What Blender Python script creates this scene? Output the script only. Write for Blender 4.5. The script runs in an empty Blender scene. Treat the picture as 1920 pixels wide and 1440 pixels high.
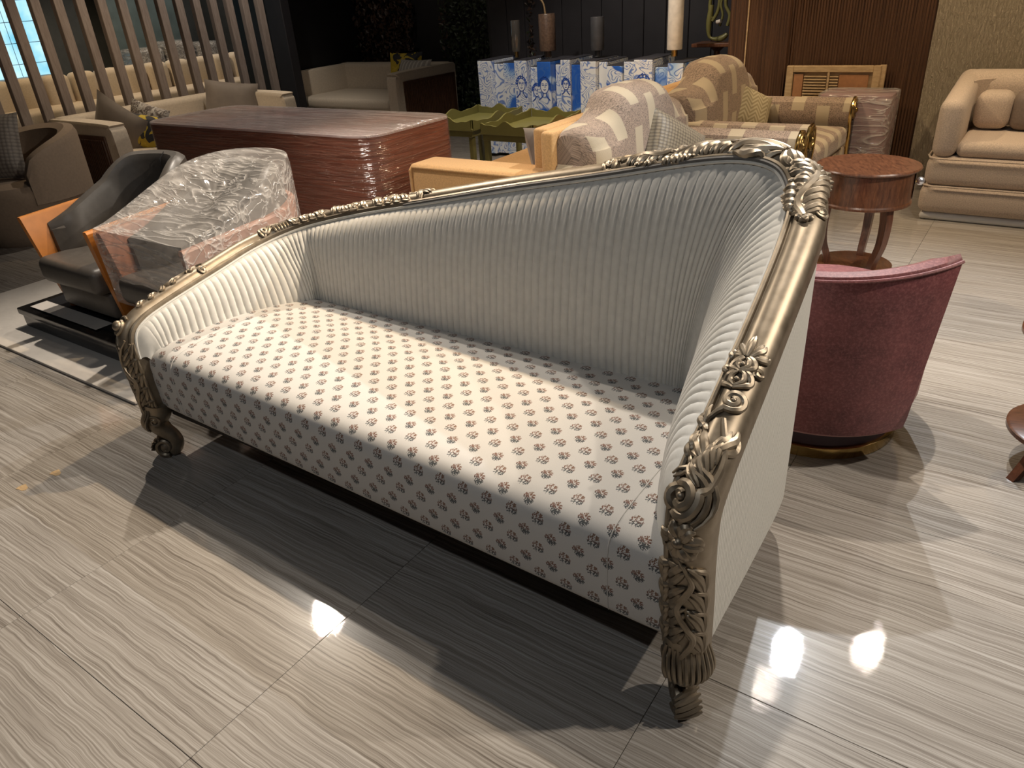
import bpy, bmesh, math, random
from mathutils import Vector, Matrix
random.seed(7)
PI = math.pi
scene = bpy.context.scene
col = scene.collection

# ------------------------------------------------------------------ camera
RT = Vector((0.8220, 0.5660, -0.0637)); UP = Vector((-0.2245, 0.4262, 0.8763)); FW = Vector((-0.5225, 0.7060, -0.4780))
FW.normalize(); RT = (RT - FW*RT.dot(FW)).normalized(); UP = RT.cross(FW)
cd = bpy.data.cameras.new('camera'); cam = bpy.data.objects.new('camera', cd); col.objects.link(cam)
cd.sensor_fit = 'HORIZONTAL'; cd.sensor_width = 36.0; cd.lens = 1368.86/1920*36.0
cd.clip_start = 0.05; cd.clip_end = 100
cam.matrix_world = Matrix(((RT.x, UP.x, -FW.x, 0), (RT.y, UP.y, -FW.y, 0), (RT.z, UP.z, -FW.z, 1.455), (0, 0, 0, 1)))
scene.camera = cam

# ------------------------------------------------------------------ world, exposure
w = bpy.data.worlds.new('world'); scene.world = w; w.use_nodes = True
w.node_tree.nodes['Background'].inputs[0].default_value = (0.75, 0.8, 1.0, 1); w.node_tree.nodes['Background'].inputs[1].default_value = 0.02
vs = scene.view_settings
vs.view_transform = 'Standard'; vs.look = 'None'; vs.gamma = 1.0; vs.use_curve_mapping = False; vs.exposure = -0.68

# ceiling downlights and added fill lamps: (x, y, watts, colour, cone degrees, aim x, aim y, lens radius)
WARM = (1.0, 0.74, 0.45); NEUT = (1.0, 0.89, 0.76); COOL = (0.90, 0.95, 1.0)
CEIL = 3.0
DOWNLIGHTS = [
    (-3.95, 2.57, 430, NEUT, 105, -2.3, 1.2, .03),
    (-1.45, 2.78, 400, WARM, 64, -2.25, 1.45, .03),
    (-0.75, 2.78, 330, NEUT, 100, -0.9, 1.5, .03),
    (-0.70, 4.10, 400, COOL, 100, -0.7, 2.4, .02),
    (-0.75, 3.72, 14, NEUT, 100, -0.9, 3.5, .03),
    (-0.22, 4.45, 70, NEUT, 105, 0.1, 3.6, .03),
    (1.30, 2.10, 190, NEUT, 105, 0.2, 1.7, .03),
    (2.20, 2.70, 380, NEUT, 100, 0.0, 1.7, .03),  # added fill lamp, brightens the right side panel of the chaise
    (-0.90, -0.55, 78, COOL, 120, -0.9, 1.5, .05),  # added front fill lamp, lightens the ribbed back and the seat front
    (-2.60, 4.30, 250, WARM, 100, -2.2, 4.3, .03),
    (-3.30, 4.60, 300, NEUT, 80, -3.4, 5.9, .03),
    (-4.60, 4.30, 170, NEUT, 100, -4.6, 3.6, .03),
    (-6.50, 3.70, 110, WARM, 80, -6.4, 3.8, .03),
    (-6.30, 4.90, 130, NEUT, 100, -7.5, 4.6, .03),  # added lamp that brightens the slat screen
    (-8.20, 2.77, 40, WARM, 90, -8.2, 2.9, .03),
    (-6.60, 5.60, 26, NEUT, 90, -6.4, 6.5, .03),
    (-10.2, 5.20, 260, WARM, 120, -10.8, 5.4, .03),
    (-10.8, 7.60, 160, NEUT, 120, -11.6, 7.8, .03),  # added second lamp for the area beyond the slat screen
    (0.40, 4.60, 150, WARM, 120, 0.2, 5.7, .03),
    (-0.15, 5.25, 120, WARM, 110, -0.15, 6.4, .03),  # added wall washer that brightens the wallpaper
    (-1.60, 5.20, 60, WARM, 100, -1.7, 6.4, .03),
]

# ------------------------------------------------------------------ material helpers
def new_mat(name):
    m = bpy.data.materials.new(name); m.use_nodes = True
    nt = m.node_tree; nt.nodes.clear()
    out = nt.nodes.new('ShaderNodeOutputMaterial'); b = nt.nodes.new('ShaderNodeBsdfPrincipled')
    nt.links.new(b.outputs[0], out.inputs[0])
    return m, nt, b, out
def N(nt, t, **kw):
    n = nt.nodes.new(t)
    for k, v in kw.items():
        if k.startswith('i_'):
            key = k[2:]; key = int(key) if key.isdigit() else key.replace('_', ' ')
            n.inputs[key].default_value = v
        else: setattr(n, k, v)
    return n
def L(nt, a, b): nt.links.new(a, b)
def c4(c): return (c[0], c[1], c[2], 1)
def coords(nt, scale=(1, 1, 1), kind='Object', rot=(0, 0, 0), rnd=False):
    tc = N(nt, 'ShaderNodeTexCoord'); mp = N(nt, 'ShaderNodeMapping')
    mp.inputs['Scale'].default_value = scale; mp.inputs['Rotation'].default_value = rot
    src = tc.outputs[kind]
    if rnd:
        oi = N(nt, 'ShaderNodeObjectInfo'); ml = N(nt, 'ShaderNodeMath', operation='MULTIPLY', i_1=37.0); L(nt, oi.outputs['Random'], ml.inputs[0])
        ad = N(nt, 'ShaderNodeVectorMath', operation='ADD'); L(nt, src, ad.inputs[0]); L(nt, ml.outputs[0], ad.inputs[1]); src = ad.outputs[0]
    L(nt, src, mp.inputs[0]); return mp.outputs[0]
def noise(nt, vec, scale, detail=3, rough=.5, dist=0):
    n = N(nt, 'ShaderNodeTexNoise'); n.inputs['Scale'].default_value = scale; n.inputs['Detail'].default_value = detail
    n.inputs['Roughness'].default_value = rough; n.inputs['Distortion'].default_value = dist
    L(nt, vec, n.inputs['Vector']); return n.outputs['Fac']
def ramp(nt, fac, stops, interp='LINEAR'):
    r = N(nt, 'ShaderNodeValToRGB'); r.color_ramp.interpolation = interp; e = r.color_ramp.elements
    while len(e) < len(stops): e.new(.5)
    for i, (p, c) in enumerate(stops): e[i].position = p; e[i].color = c4(c) if len(c) == 3 else c
    L(nt, fac, r.inputs[0]); return r.outputs[0]
def bump(nt, b, fac, strength=.3, dist=.01):
    bp = N(nt, 'ShaderNodeBump'); bp.inputs['Strength'].default_value = strength; bp.inputs['Distance'].default_value = dist
    L(nt, fac, bp.inputs['Height']); L(nt, bp.outputs[0], b.inputs['Normal']); return bp
def mathn(nt, op, a, b=None, c=None):
    n = N(nt, 'ShaderNodeMath', operation=op)
    for i, v in enumerate((a, b, c)):
        if v is None: continue
        if isinstance(v, (int, float)): n.inputs[i].default_value = v
        else: L(nt, v, n.inputs[i])
    return n.outputs[0]
def mixc(nt, fac, a, b):
    n = N(nt, 'ShaderNodeMix', data_type='RGBA')
    for sock, v in ((n.inputs[0], fac), (n.inputs[6], a), (n.inputs[7], b)):
        if isinstance(v, (int, float)): sock.default_value = v
        elif isinstance(v, tuple): sock.default_value = c4(v)
        else: L(nt, v, sock)
    return n.outputs[2]
M = {}
def plain(name, c, rough=.5, metal=0, var=.12, nscale=8, bstr=0, bscale=200, bdist=.002, coat=0, sheen=0, stretch=(1, 1, 1), rnd=False):
    m, nt, b, out = new_mat(name)
    v = coords(nt, stretch, rnd=rnd)
    f = noise(nt, v, nscale, 4)
    lo = tuple(x*(1-var) for x in c); hi = tuple(min(1, x*(1+var)) for x in c)
    L(nt, ramp(nt, f, [(.3, lo), (.7, hi)]), b.inputs['Base Color'])
    b.inputs['Roughness'].default_value = rough; b.inputs['Metallic'].default_value = metal
    b.inputs['Coat Weight'].default_value = coat; b.inputs['Coat Roughness'].default_value = .08
    b.inputs['Sheen Weight'].default_value = sheen
    if bstr: bump(nt, b, noise(nt, v, bscale, 2), bstr, bdist)
    M[name] = m; return m

# ---- floor tile: vein-cut stone, streaks along X
def m_tile():
    m, nt, b, out = new_mat('vein_tile')
    v = coords(nt, (1.0, 110, 1), rnd=True)
    v0 = coords(nt, (2.5, 3.5, 1), rnd=True)
    warp = noise(nt, v0, 2.2, 3)
    vv = N(nt, 'ShaderNodeVectorMath', operation='ADD'); cmb = N(nt, 'ShaderNodeCombineXYZ')
    L(nt, mathn(nt, 'MULTIPLY', warp, 2.6), cmb.inputs[1]); L(nt, v, vv.inputs[0]); L(nt, cmb.outputs[0], vv.inputs[1])
    n1 = noise(nt, vv.outputs[0], 1.6, 5, .62); n2 = noise(nt, vv.outputs[0], 3.4, 4, .7)
    s = mathn(nt, 'ADD', mathn(nt, 'MULTIPLY', n1, .6), mathn(nt, 'MULTIPLY', n2, .4))
    colr = ramp(nt, s, [(.34, (.130, .110, .094)), (.44, (.235, .210, .184)), (.52, (.325, .298, .266)), (.64, (.455, .430, .398))])
    L(nt, colr, b.inputs['Base Color'])
    L(nt, mathn(nt, 'ADD', mathn(nt, 'MULTIPLY', n2, .02), .018), b.inputs['Roughness'])
    b.inputs['Specular IOR Level'].default_value = .5
    b.inputs['Coat Weight'].default_value = .22; b.inputs['Coat Roughness'].default_value = .26
    bump(nt, b, n2, .03, .002)
    M['tile'] = m
m_tile()
plain('grout', (.14, .125, .11), .8)

# ---- chaise
def m_metal():
    m, nt, b, out = new_mat('champagne_gilt')
    v = coords(nt); f = noise(nt, v, 30, 4)
    L(nt, ramp(nt, f, [(.3, (.235, .190, .135)), (.7, (.325, .270, .202))]), b.inputs['Base Color'])
    b.inputs['Metallic'].default_value = .8
    L(nt, mathn(nt, 'ADD', mathn(nt, 'MULTIPLY', f, .12), .38), b.inputs['Roughness'])
    M['gilt'] = m
m_metal()
plain('ivory_velvet', (.63, .61, .56), .75, var=.05, nscale=40, bstr=.12, bscale=700, bdist=.001, sheen=.25)
def m_cord():
    m, nt, b, out = new_mat('ivory_corduroy')
    tc = N(nt, 'ShaderNodeTexCoord'); sp = N(nt, 'ShaderNodeSeparateXYZ'); L(nt, tc.outputs['UV'], sp.inputs[0])
    f = mathn(nt, 'ABSOLUTE', mathn(nt, 'SINE', mathn(nt, 'MULTIPLY', sp.outputs[0], 2*PI*45)))
    b.inputs['Base Color'].default_value = (.64, .625, .575, 1); b.inputs['Roughness'].default_value = .8
    b.inputs['Sheen Weight'].default_value = .2
    bump(nt, b, f, .6, .005); M['cord'] = m
m_cord()
def m_floral():
    m, nt, b, out = new_mat('sprig_fabric')
    tc = N(nt, 'ShaderNodeTexCoord'); sp = N(nt, 'ShaderNodeSeparateXYZ'); L(nt, tc.outputs['UV'], sp.inputs[0])
    cu = mathn(nt, 'DIVIDE', sp.outputs[0], .0365); iu = mathn(nt, 'FLOOR', cu); fu = mathn(nt, 'SUBTRACT', mathn(nt, 'SUBTRACT', cu, iu), .5)
    par = mathn(nt, 'MULTIPLY', mathn(nt, 'PINGPONG', iu, 1.0), .5)
    cv = mathn(nt, 'ADD', mathn(nt, 'DIVIDE', sp.outputs[1], .080), par); iv = mathn(nt, 'FLOOR', cv); fv = mathn(nt, 'SUBTRACT', mathn(nt, 'SUBTRACT', cv, iv), .5)
    lu = mathn(nt, 'MULTIPLY', fu, .0365); lv = mathn(nt, 'MULTIPLY', fv, .080)
    cm = N(nt, 'ShaderNodeCombineXYZ'); L(nt, lu, cm.inputs[0]); L(nt, lv, cm.inputs[1]); L(nt, mathn(nt, 'MULTIPLY', par, 6.0), cm.inputs[2])
    vo = N(nt, 'ShaderNodeTexVoronoi'); vo.inputs['Scale'].default_value = 270; L(nt, cm.outputs[0], vo.inputs['Vector'])
    r = N(nt, 'ShaderNodeVectorMath', operation='LENGTH'); c2 = N(nt, 'ShaderNodeCombineXYZ')
    L(nt, mathn(nt, 'MULTIPLY', lu, 1.05), c2.inputs[0]); L(nt, lv, c2.inputs[1]); L(nt, c2.outputs[0], r.inputs[0])
    rad = mathn(nt, 'ADD', mathn(nt, 'MULTIPLY', noise(nt, cm.outputs[0], 260, 1), .013), .0100)
    inside = mathn(nt, 'LESS_THAN', r.outputs['Value'], rad)
    dots = mathn(nt, 'LESS_THAN', vo.outputs['Distance'], .60)
    mask = mathn(nt, 'MULTIPLY', inside, dots)
    ink = ramp(nt, mathn(nt, 'ADD', mathn(nt, 'MULTIPLY', lv, 30.0), mathn(nt, 'MULTIPLY', noise(nt, cm.outputs[0], 420, 1), .9)), [(.2, (.050, .062, .070)), (.42, (.065, .062, .055)), (.52, (.19, .075, .055)), (.8, (.17, .085, .045))])
    weave = noise(nt, tc.outputs['UV'], 900, 2)
    base = ramp(nt, weave, [(.3, (.49, .47, .44)), (.7, (.63, .61, .58))])
    L(nt, mixc(nt, mathn(nt, 'MULTIPLY', mask, .95), base, ink), b.inputs['Base Color'])
    b.inputs['Roughness'].default_value = .85; b.inputs['Sheen Weight'].default_value = .1
    bump(nt, b, weave, .25, .001); M['floral'] = m
m_floral()
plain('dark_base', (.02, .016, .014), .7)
# ---- wood etc.
def m_wood(name, a, bcol, scale=(1, 1, 14), rough=.35, n=6, coat=.3):
    m, nt, b, out = new_mat(name); v = coords(nt, scale, rnd=True)
    f = noise(nt, v, n, 5, .6, .6)
    L(nt, ramp(nt, f, [(.3, a), (.7, bcol)]), b.inputs['Base Color']); b.inputs['Roughness'].default_value = rough
    b.inputs['Coat Weight'].default_value = coat; b.inputs['Coat Roughness'].default_value = .2
    bump(nt, b, f, .05, .003); M[name] = m
m_wood('walnut', (.06, .022, .011), (.165, .065, .030), (14, 3, 3), .3)
m_wood('walnut_leg', (.06, .022, .012), (.16, .06, .03), (12, 12, 1.2), .35)
m_wood('slat_wood', (.24, .19, .165), (.36, .30, .265), (10, 10, 1.0), .6, 8, 0)
m_wood('tambour', (.05, .022, .012), (.12, .055, .028), (10, 10, 1.0), .5, 8, 0)
m_wood('raw_wood', (.33, .22, .11), (.5, .36, .2), (3, 10, 10), .7, 5, 0)
def m_reed():
    m, nt, b, out = new_mat('reeded_walnut'); v = coords(nt, (30, 30, .7))
    f = noise(nt, v, 3, 5, .6)
    L(nt, ramp(nt, f, [(.3, (.040, .018, .009)), (.7, (.120, .058, .029))]), b.inputs['Base Color']); b.inputs['Roughness'].default_value = .45
    wv = N(nt, 'ShaderNodeTexWave', bands_direction='X'); wv.inputs['Scale'].default_value = 16; wv.inputs['Distortion'].default_value = 0; L(nt, coords(nt), wv.inputs[0])
    bump(nt, b, wv.outputs['Fac'], .8, .008); M['reed'] = m
m_reed()
def m_wallpaper():
    m, nt, b, out = new_mat('beige_wallpaper'); v = coords(nt, (1, 1, 1))
    f = noise(nt, coords(nt, (5, 1, 1.6)), 16, 6, .7, .8)
    L(nt, ramp(nt, f, [(.25, (.34, .28, .19)), (.75, (.58, .50, .37))]), b.inputs['Base Color']); b.inputs['Roughness'].default_value = .7
    bump(nt, b, f, 1.0, .035); M['wallpaper'] = m
m_wallpaper()
def m_plaid(name, dark, light, brt=1):
    m, nt, b, out = new_mat(name); tc = N(nt, 'ShaderNodeTexCoord'); sp = N(nt, 'ShaderNodeSeparateXYZ'); L(nt, tc.outputs['UV'], sp.inputs[0])
    cu = mathn(nt, 'DIVIDE', sp.outputs[0], .085); iu = mathn(nt, 'FLOOR', cu); fu = mathn(nt, 'SUBTRACT', cu, iu)
    par = mathn(nt, 'PINGPONG', iu, 1.0)
    cv = mathn(nt, 'ADD', mathn(nt, 'DIVIDE', sp.outputs[1], .30), mathn(nt, 'MULTIPLY', mathn(nt, 'PINGPONG', mathn(nt, 'FLOOR', mathn(nt, 'DIVIDE', iu, 2.0)), 1.0), .5)); fv = mathn(nt, 'FRACT', cv)
    sq = mathn(nt, 'MULTIPLY', mathn(nt, 'GREATER_THAN', par, .5), mathn(nt, 'LESS_THAN', fv, .62))
    vo = noise(nt, tc.outputs['UV'], 95, 2, .5, 2.5); tw = noise(nt, tc.outputs['UV'], 600, 2)
    dk = ramp(nt, vo, [(.40, tuple(x*.55 for x in dark)), (.47, dark), (.55, tuple(min(1, x*1.45) for x in dark))])
    lt = ramp(nt, tw, [(.3, tuple(x*.9 for x in light)), (.7, light)])
    L(nt, mixc(nt, sq, dk, lt), b.inputs['Base Color']); b.inputs['Roughness'].default_value = .8; b.inputs['Sheen Weight'].default_value = .2
    bump(nt, b, vo, .3, .003); M[name] = m
m_plaid('plaid', (.24, .175, .13), (.46, .38, .265))
def m_chev(name, base, dark):
    m, nt, b, out = new_mat(name); tc = N(nt, 'ShaderNodeTexCoord'); sp = N(nt, 'ShaderNodeSeparateXYZ'); L(nt, tc.outputs['UV'], sp.inputs[0])
    zz = mathn(nt, 'MULTIPLY', mathn(nt, 'PINGPONG', sp.outputs[0], .045), 1.0)
    f = mathn(nt, 'FRACT', mathn(nt, 'DIVIDE', mathn(nt, 'ADD', sp.outputs[1], zz), .03))
    g = mathn(nt, 'GREATER_THAN', f, .5)
    L(nt, mixc(nt, g, base, dark), b.inputs['Base Color']); b.inputs['Roughness'].default_value = .8; bump(nt, b, g, .4, .003); M[name] = m
m_chev('chevron', (.46, .40, .27), (.30, .25, .15))
def m_dots(name, base, dark, sc):
    m, nt, b, out = new_mat(name); tc = N(nt, 'ShaderNodeTexCoord')
    vo = N(nt, 'ShaderNodeTexVoronoi'); vo.inputs['Scale'].default_value = sc; vo.inputs['Randomness'].default_value = .15; L(nt, tc.outputs['UV'], vo.inputs['Vector'])
    L(nt, ramp(nt, vo.outputs['Distance'], [(.25, base), (.6, dark)]), b.inputs['Base Color']); b.inputs['Roughness'].default_value = .55
    b.inputs['Sheen Weight'].default_value = .3; bump(nt, b, vo.outputs['Distance'], .5, -.004); M[name] = m
m_dots('quilted_taupe', (.21, .17, .11), (.08, .06, .037), 52)
m_dots('leopard_grey', (.20, .175, .15), (.10, .085, .075), 40)
def m_stripe(name, a, bcol, per):
    m, nt, b, out = new_mat(name); tc = N(nt, 'ShaderNodeTexCoord'); sp = N(nt, 'ShaderNodeSeparateXYZ'); L(nt, tc.outputs['UV'], sp.inputs[0])
    f = mathn(nt, 'FRACT', mathn(nt, 'DIVIDE', sp.outputs[0], per)); g = mathn(nt, 'GREATER_THAN', f, .68)
    L(nt, mixc(nt, g, a, bcol), b.inputs['Base Color']); b.inputs['Roughness'].default_value = .8; M[name] = m
m_stripe('striped_grey', (.30, .28, .25), (.50, .47, .42), .055)
def m_blotch(name, stops, sc, dist=1.2):
    m, nt, b, out = new_mat(name); f = noise(nt, coords(nt, kind='UV', rnd=False), sc, 3, .5, dist)
    L(nt, ramp(nt, f, stops, 'CONSTANT'), b.inputs['Base Color']); b.inputs['Roughness'].default_value = .7; M[name] = m
m_blotch('yellow_flower', [(0, (.02, .02, .025)), (.47, (.50, .36, .03)), (.60, (.62, .46, .05)), (.68, (.35, .33, .28))], 6)
m_blotch('grey_flower', [(0, (.42, .39, .35)), (.46, (.10, .08, .07)), (.52, (.35, .31, .27)), (.6, (.16, .13, .12))], 14)
plain('tan_weave', (.52, .30, .115), .8, var=.15, nscale=120, bstr=.35, bscale=500, bdist=.002, sheen=.2)
plain('beige_boucle', (.53, .43, .345), .85, var=.2, nscale=160, bstr=.5, bscale=260, bdist=.004, sheen=.15)
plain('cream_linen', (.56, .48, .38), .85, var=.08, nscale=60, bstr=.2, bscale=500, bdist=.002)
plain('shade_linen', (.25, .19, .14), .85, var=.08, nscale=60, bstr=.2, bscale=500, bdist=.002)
plain('taupe_velvet', (.17, .14, .115), .7, var=.12, nscale=10, sheen=.3)
plain('grey_leather', (.085, .075, .065), .42, var=.1, nscale=30, bstr=.1, bscale=400, bdist=.001)
plain('orange_leather', (.56, .20, .035), .4, var=.1, nscale=20, bstr=.1, bscale=400, bdist=.001)
plain('brown_leather', (.30, .125, .07), .45, var=.15, nscale=20)
def m_pink(name):
    m, nt, b, out = new_mat(name); v = coords(nt)
    f = noise(nt, v, 9, 6, .75); g = noise(nt, v, 130, 3, .7)
    c1 = ramp(nt, f, [(.3, (.085, .018, .023)), (.7, (.19, .052, .054))]); c2 = ramp(nt, g, [(.45, (0, 0, 0)), (.8, (1, 1, 1))])
    L(nt, mixc(nt, mathn(nt, 'MULTIPLY', c2, .35), c1, (.55, .24, .22)), b.inputs['Base Color']); b.inputs['Roughness'].default_value = .55
    b.inputs['Sheen Weight'].default_value = 1.0; b.inputs['Sheen Roughness'].default_value = .28; b.inputs['Sheen Tint'].default_value = (1, .62, .58, 1)
    M[name] = m
m_pink('rose_velvet')
plain('plum_band', (.035, .012, .022), .4)
plain('brass', (.62, .43, .16), .2, metal=1, var=.05)
plain('dark_brass', (.35, .24, .09), .3, metal=1, var=.1)
plain('crystal', (.75, .75, .78), .08, metal=.8, var=.05)
plain('white_plastic', (.75, .74, .72), .4, var=.03)
plain('black_gloss', (.012, .011, .011), .22, var=.2)
plain('black_paint', (.010, .010, .012), .55)
plain('charcoal_paint', (.016, .015, .019), .6)
plain('off_white_sheet', (.62, .575, .52), .8, var=.06, nscale=6, bstr=.25, bscale=12, bdist=.02)
plain('olive_lacquer', (.15, .14, .045), .4, var=.06)
plain('white_marble', (.66, .60, .52), .35, var=.12, nscale=20)
plain('grey_stone', (.05, .05, .055), .5, var=.2, nscale=20)
plain('brown_glaze', (.11, .07, .05), .35, var=.3, nscale=60)
plain('dark_glass', (.06, .055, .05), .06, var=.1, coat=1)
plain('twig', (.20, .13, .06), .7)
plain('cane_brown', (.27, .12, .045), .6, var=.1, nscale=50, bstr=.3, bscale=300, bdist=.002)
plain('ceiling_paint', (.10, .10, .10), .8)
plain('partition_grey', (.06, .065, .065), .7)
plain('partition_teal', (.10, .14, .145), .6, var=.2, nscale=4)
plain('pale_curtain', (.45, .44, .42), .8)
plain('shade_gap_grey', (.10, .095, .09), .7)  # dark tone for the shaded gap under the chaise back rail
plain('painted_white', (.72, .74, .76), .4, var=.05)
plain('blue_ink', (.015, .07, .36), .5, var=.3, nscale=60)
plain('dark_edge', (.04, .04, .05), .5)
def m_delft(name, thr):
    m, nt, b, out = new_mat(name); v = coords(nt, (1, 1, 1), rnd=True)
    f = noise(nt, v, 4.2, 1, .4, 1.8); g = noise(nt, v, 2.6, 1, .4, .8)
    ln = mathn(nt, 'ABSOLUTE', mathn(nt, 'SUBTRACT', mathn(nt, 'FRACT', mathn(nt, 'MULTIPLY', f, 11.0)), .5))
    line = ramp(nt, ln, [(.0, (1, 1, 1)), (.10, (.9, .9, .9)), (.20, (0, 0, 0))])
    fill = ramp(nt, g, [(thr, (.70, .73, .76)), (thr+.06, (.36, .52, .74)), (thr+.10, (.03, .14, .55)), (thr+.22, (.02, .10, .46)), (thr+.25, (.66, .70, .75))])
    L(nt, mixc(nt, mathn(nt, 'MULTIPLY', line, .85), fill, (.05, .15, .48)), b.inputs['Base Color']); b.inputs['Roughness'].default_value = .3; M[name] = m
m_delft('delft_light', .60); m_delft('delft_deep', .42)
# stretch film: thin, mostly clear, wrinkled and glossy
def m_film(name, tint, clear, streak, bstr, rot=(0, 0, 0)):
    m, nt, b, out = new_mat(name)
    v = coords(nt, streak, rot=rot); f = noise(nt, v, 1.2, 2, .5, .5); f2 = noise(nt, coords(nt, tuple(k*1.6 for k in streak), rot=(.3+rot[0], .25, .6+rot[2])), 1.4, 3, .5, .6)
    def ridge(x): return mathn(nt, 'POWER', mathn(nt, 'SUBTRACT', 1.0, mathn(nt, 'MINIMUM', mathn(nt, 'MULTIPLY', mathn(nt, 'ABSOLUTE', mathn(nt, 'SUBTRACT', x, .5)), 15.0), 1.0)), 2.0)
    s = mathn(nt, 'MAXIMUM', ridge(f), ridge(f2))
    b.inputs['Base Color'].default_value = c4(tint); b.inputs['Roughness'].default_value = .13; b.inputs['Specular IOR Level'].default_value = 1.0
    bump(nt, b, mathn(nt, 'ADD', s, mathn(nt, 'MULTIPLY', f, 1.5)), bstr, .02)
    tr = N(nt, 'ShaderNodeBsdfTransparent'); mx = N(nt, 'ShaderNodeMixShader')
    L(nt, mathn(nt, 'SUBTRACT', clear, mathn(nt, 'MULTIPLY', s, clear*.5)), mx.inputs[0])  # wrinkle ridges made more opaque, painting in the highlight streaks
    L(nt, b.outputs[0], mx.inputs[1]); L(nt, tr.outputs[0], mx.inputs[2]); L(nt, mx.outputs[0], out.inputs[0]); M[name] = m
m_film('film', (.66, .63, .60), .76, (1.1, 7.0, 7.0), .4, (.25, .1, .35))
m_film('film_tight', (.42, .20, .14), .84, (.8, .8, 26.0), .6)
m_film('film_top', (.70, .62, .61), .55, (.6, 14.0, 1.0), .4)  # whitish reflection on the block's top put into this tint
def m_wrapbody(name, a, bcol):
    m, nt, b, out = new_mat(name); f = noise(nt, coords(nt, (.6, .6, 16)), 5, 4, .6, .4)
    L(nt, ramp(nt, f, [(.3, a), (.72, bcol)]), b.inputs['Base Color']); b.inputs['Roughness'].default_value = .45; M[name] = m
m_wrapbody('wrap_rust', (.085, .022, .012), (.33, .105, .062))
m_wrapbody('wrap_rose', (.17, .07, .075), (.33, .16, .16))
def m_emit(name, c, s):
    m, nt, b, out = new_mat(name); e = N(nt, 'ShaderNodeEmission'); e.inputs[0].default_value = c4(c); e.inputs[1].default_value = s; L(nt, e.outputs[0], out.inputs[0]); M[name] = m
m_emit('lens_glow', (1, .95, .85), 12)
def m_daylight():
    m, nt, b, out = new_mat('daylit_pane'); f = noise(nt, coords(nt), 3, 4)
    e = N(nt, 'ShaderNodeEmission'); L(nt, ramp(nt, f, [(.3, (.22, .62, .80)), (.7, (.62, .92, 1.0))]), e.inputs[0]); e.inputs[1].default_value = 1.9; L(nt, e.outputs[0], out.inputs[0]); M['daylight'] = m
m_daylight()
plain('leaf_green', (.020, .032, .012), .5, var=.5, nscale=3)
plain('leaf_russet', (.045, .022, .012), .5, var=.4, nscale=3)

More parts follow.
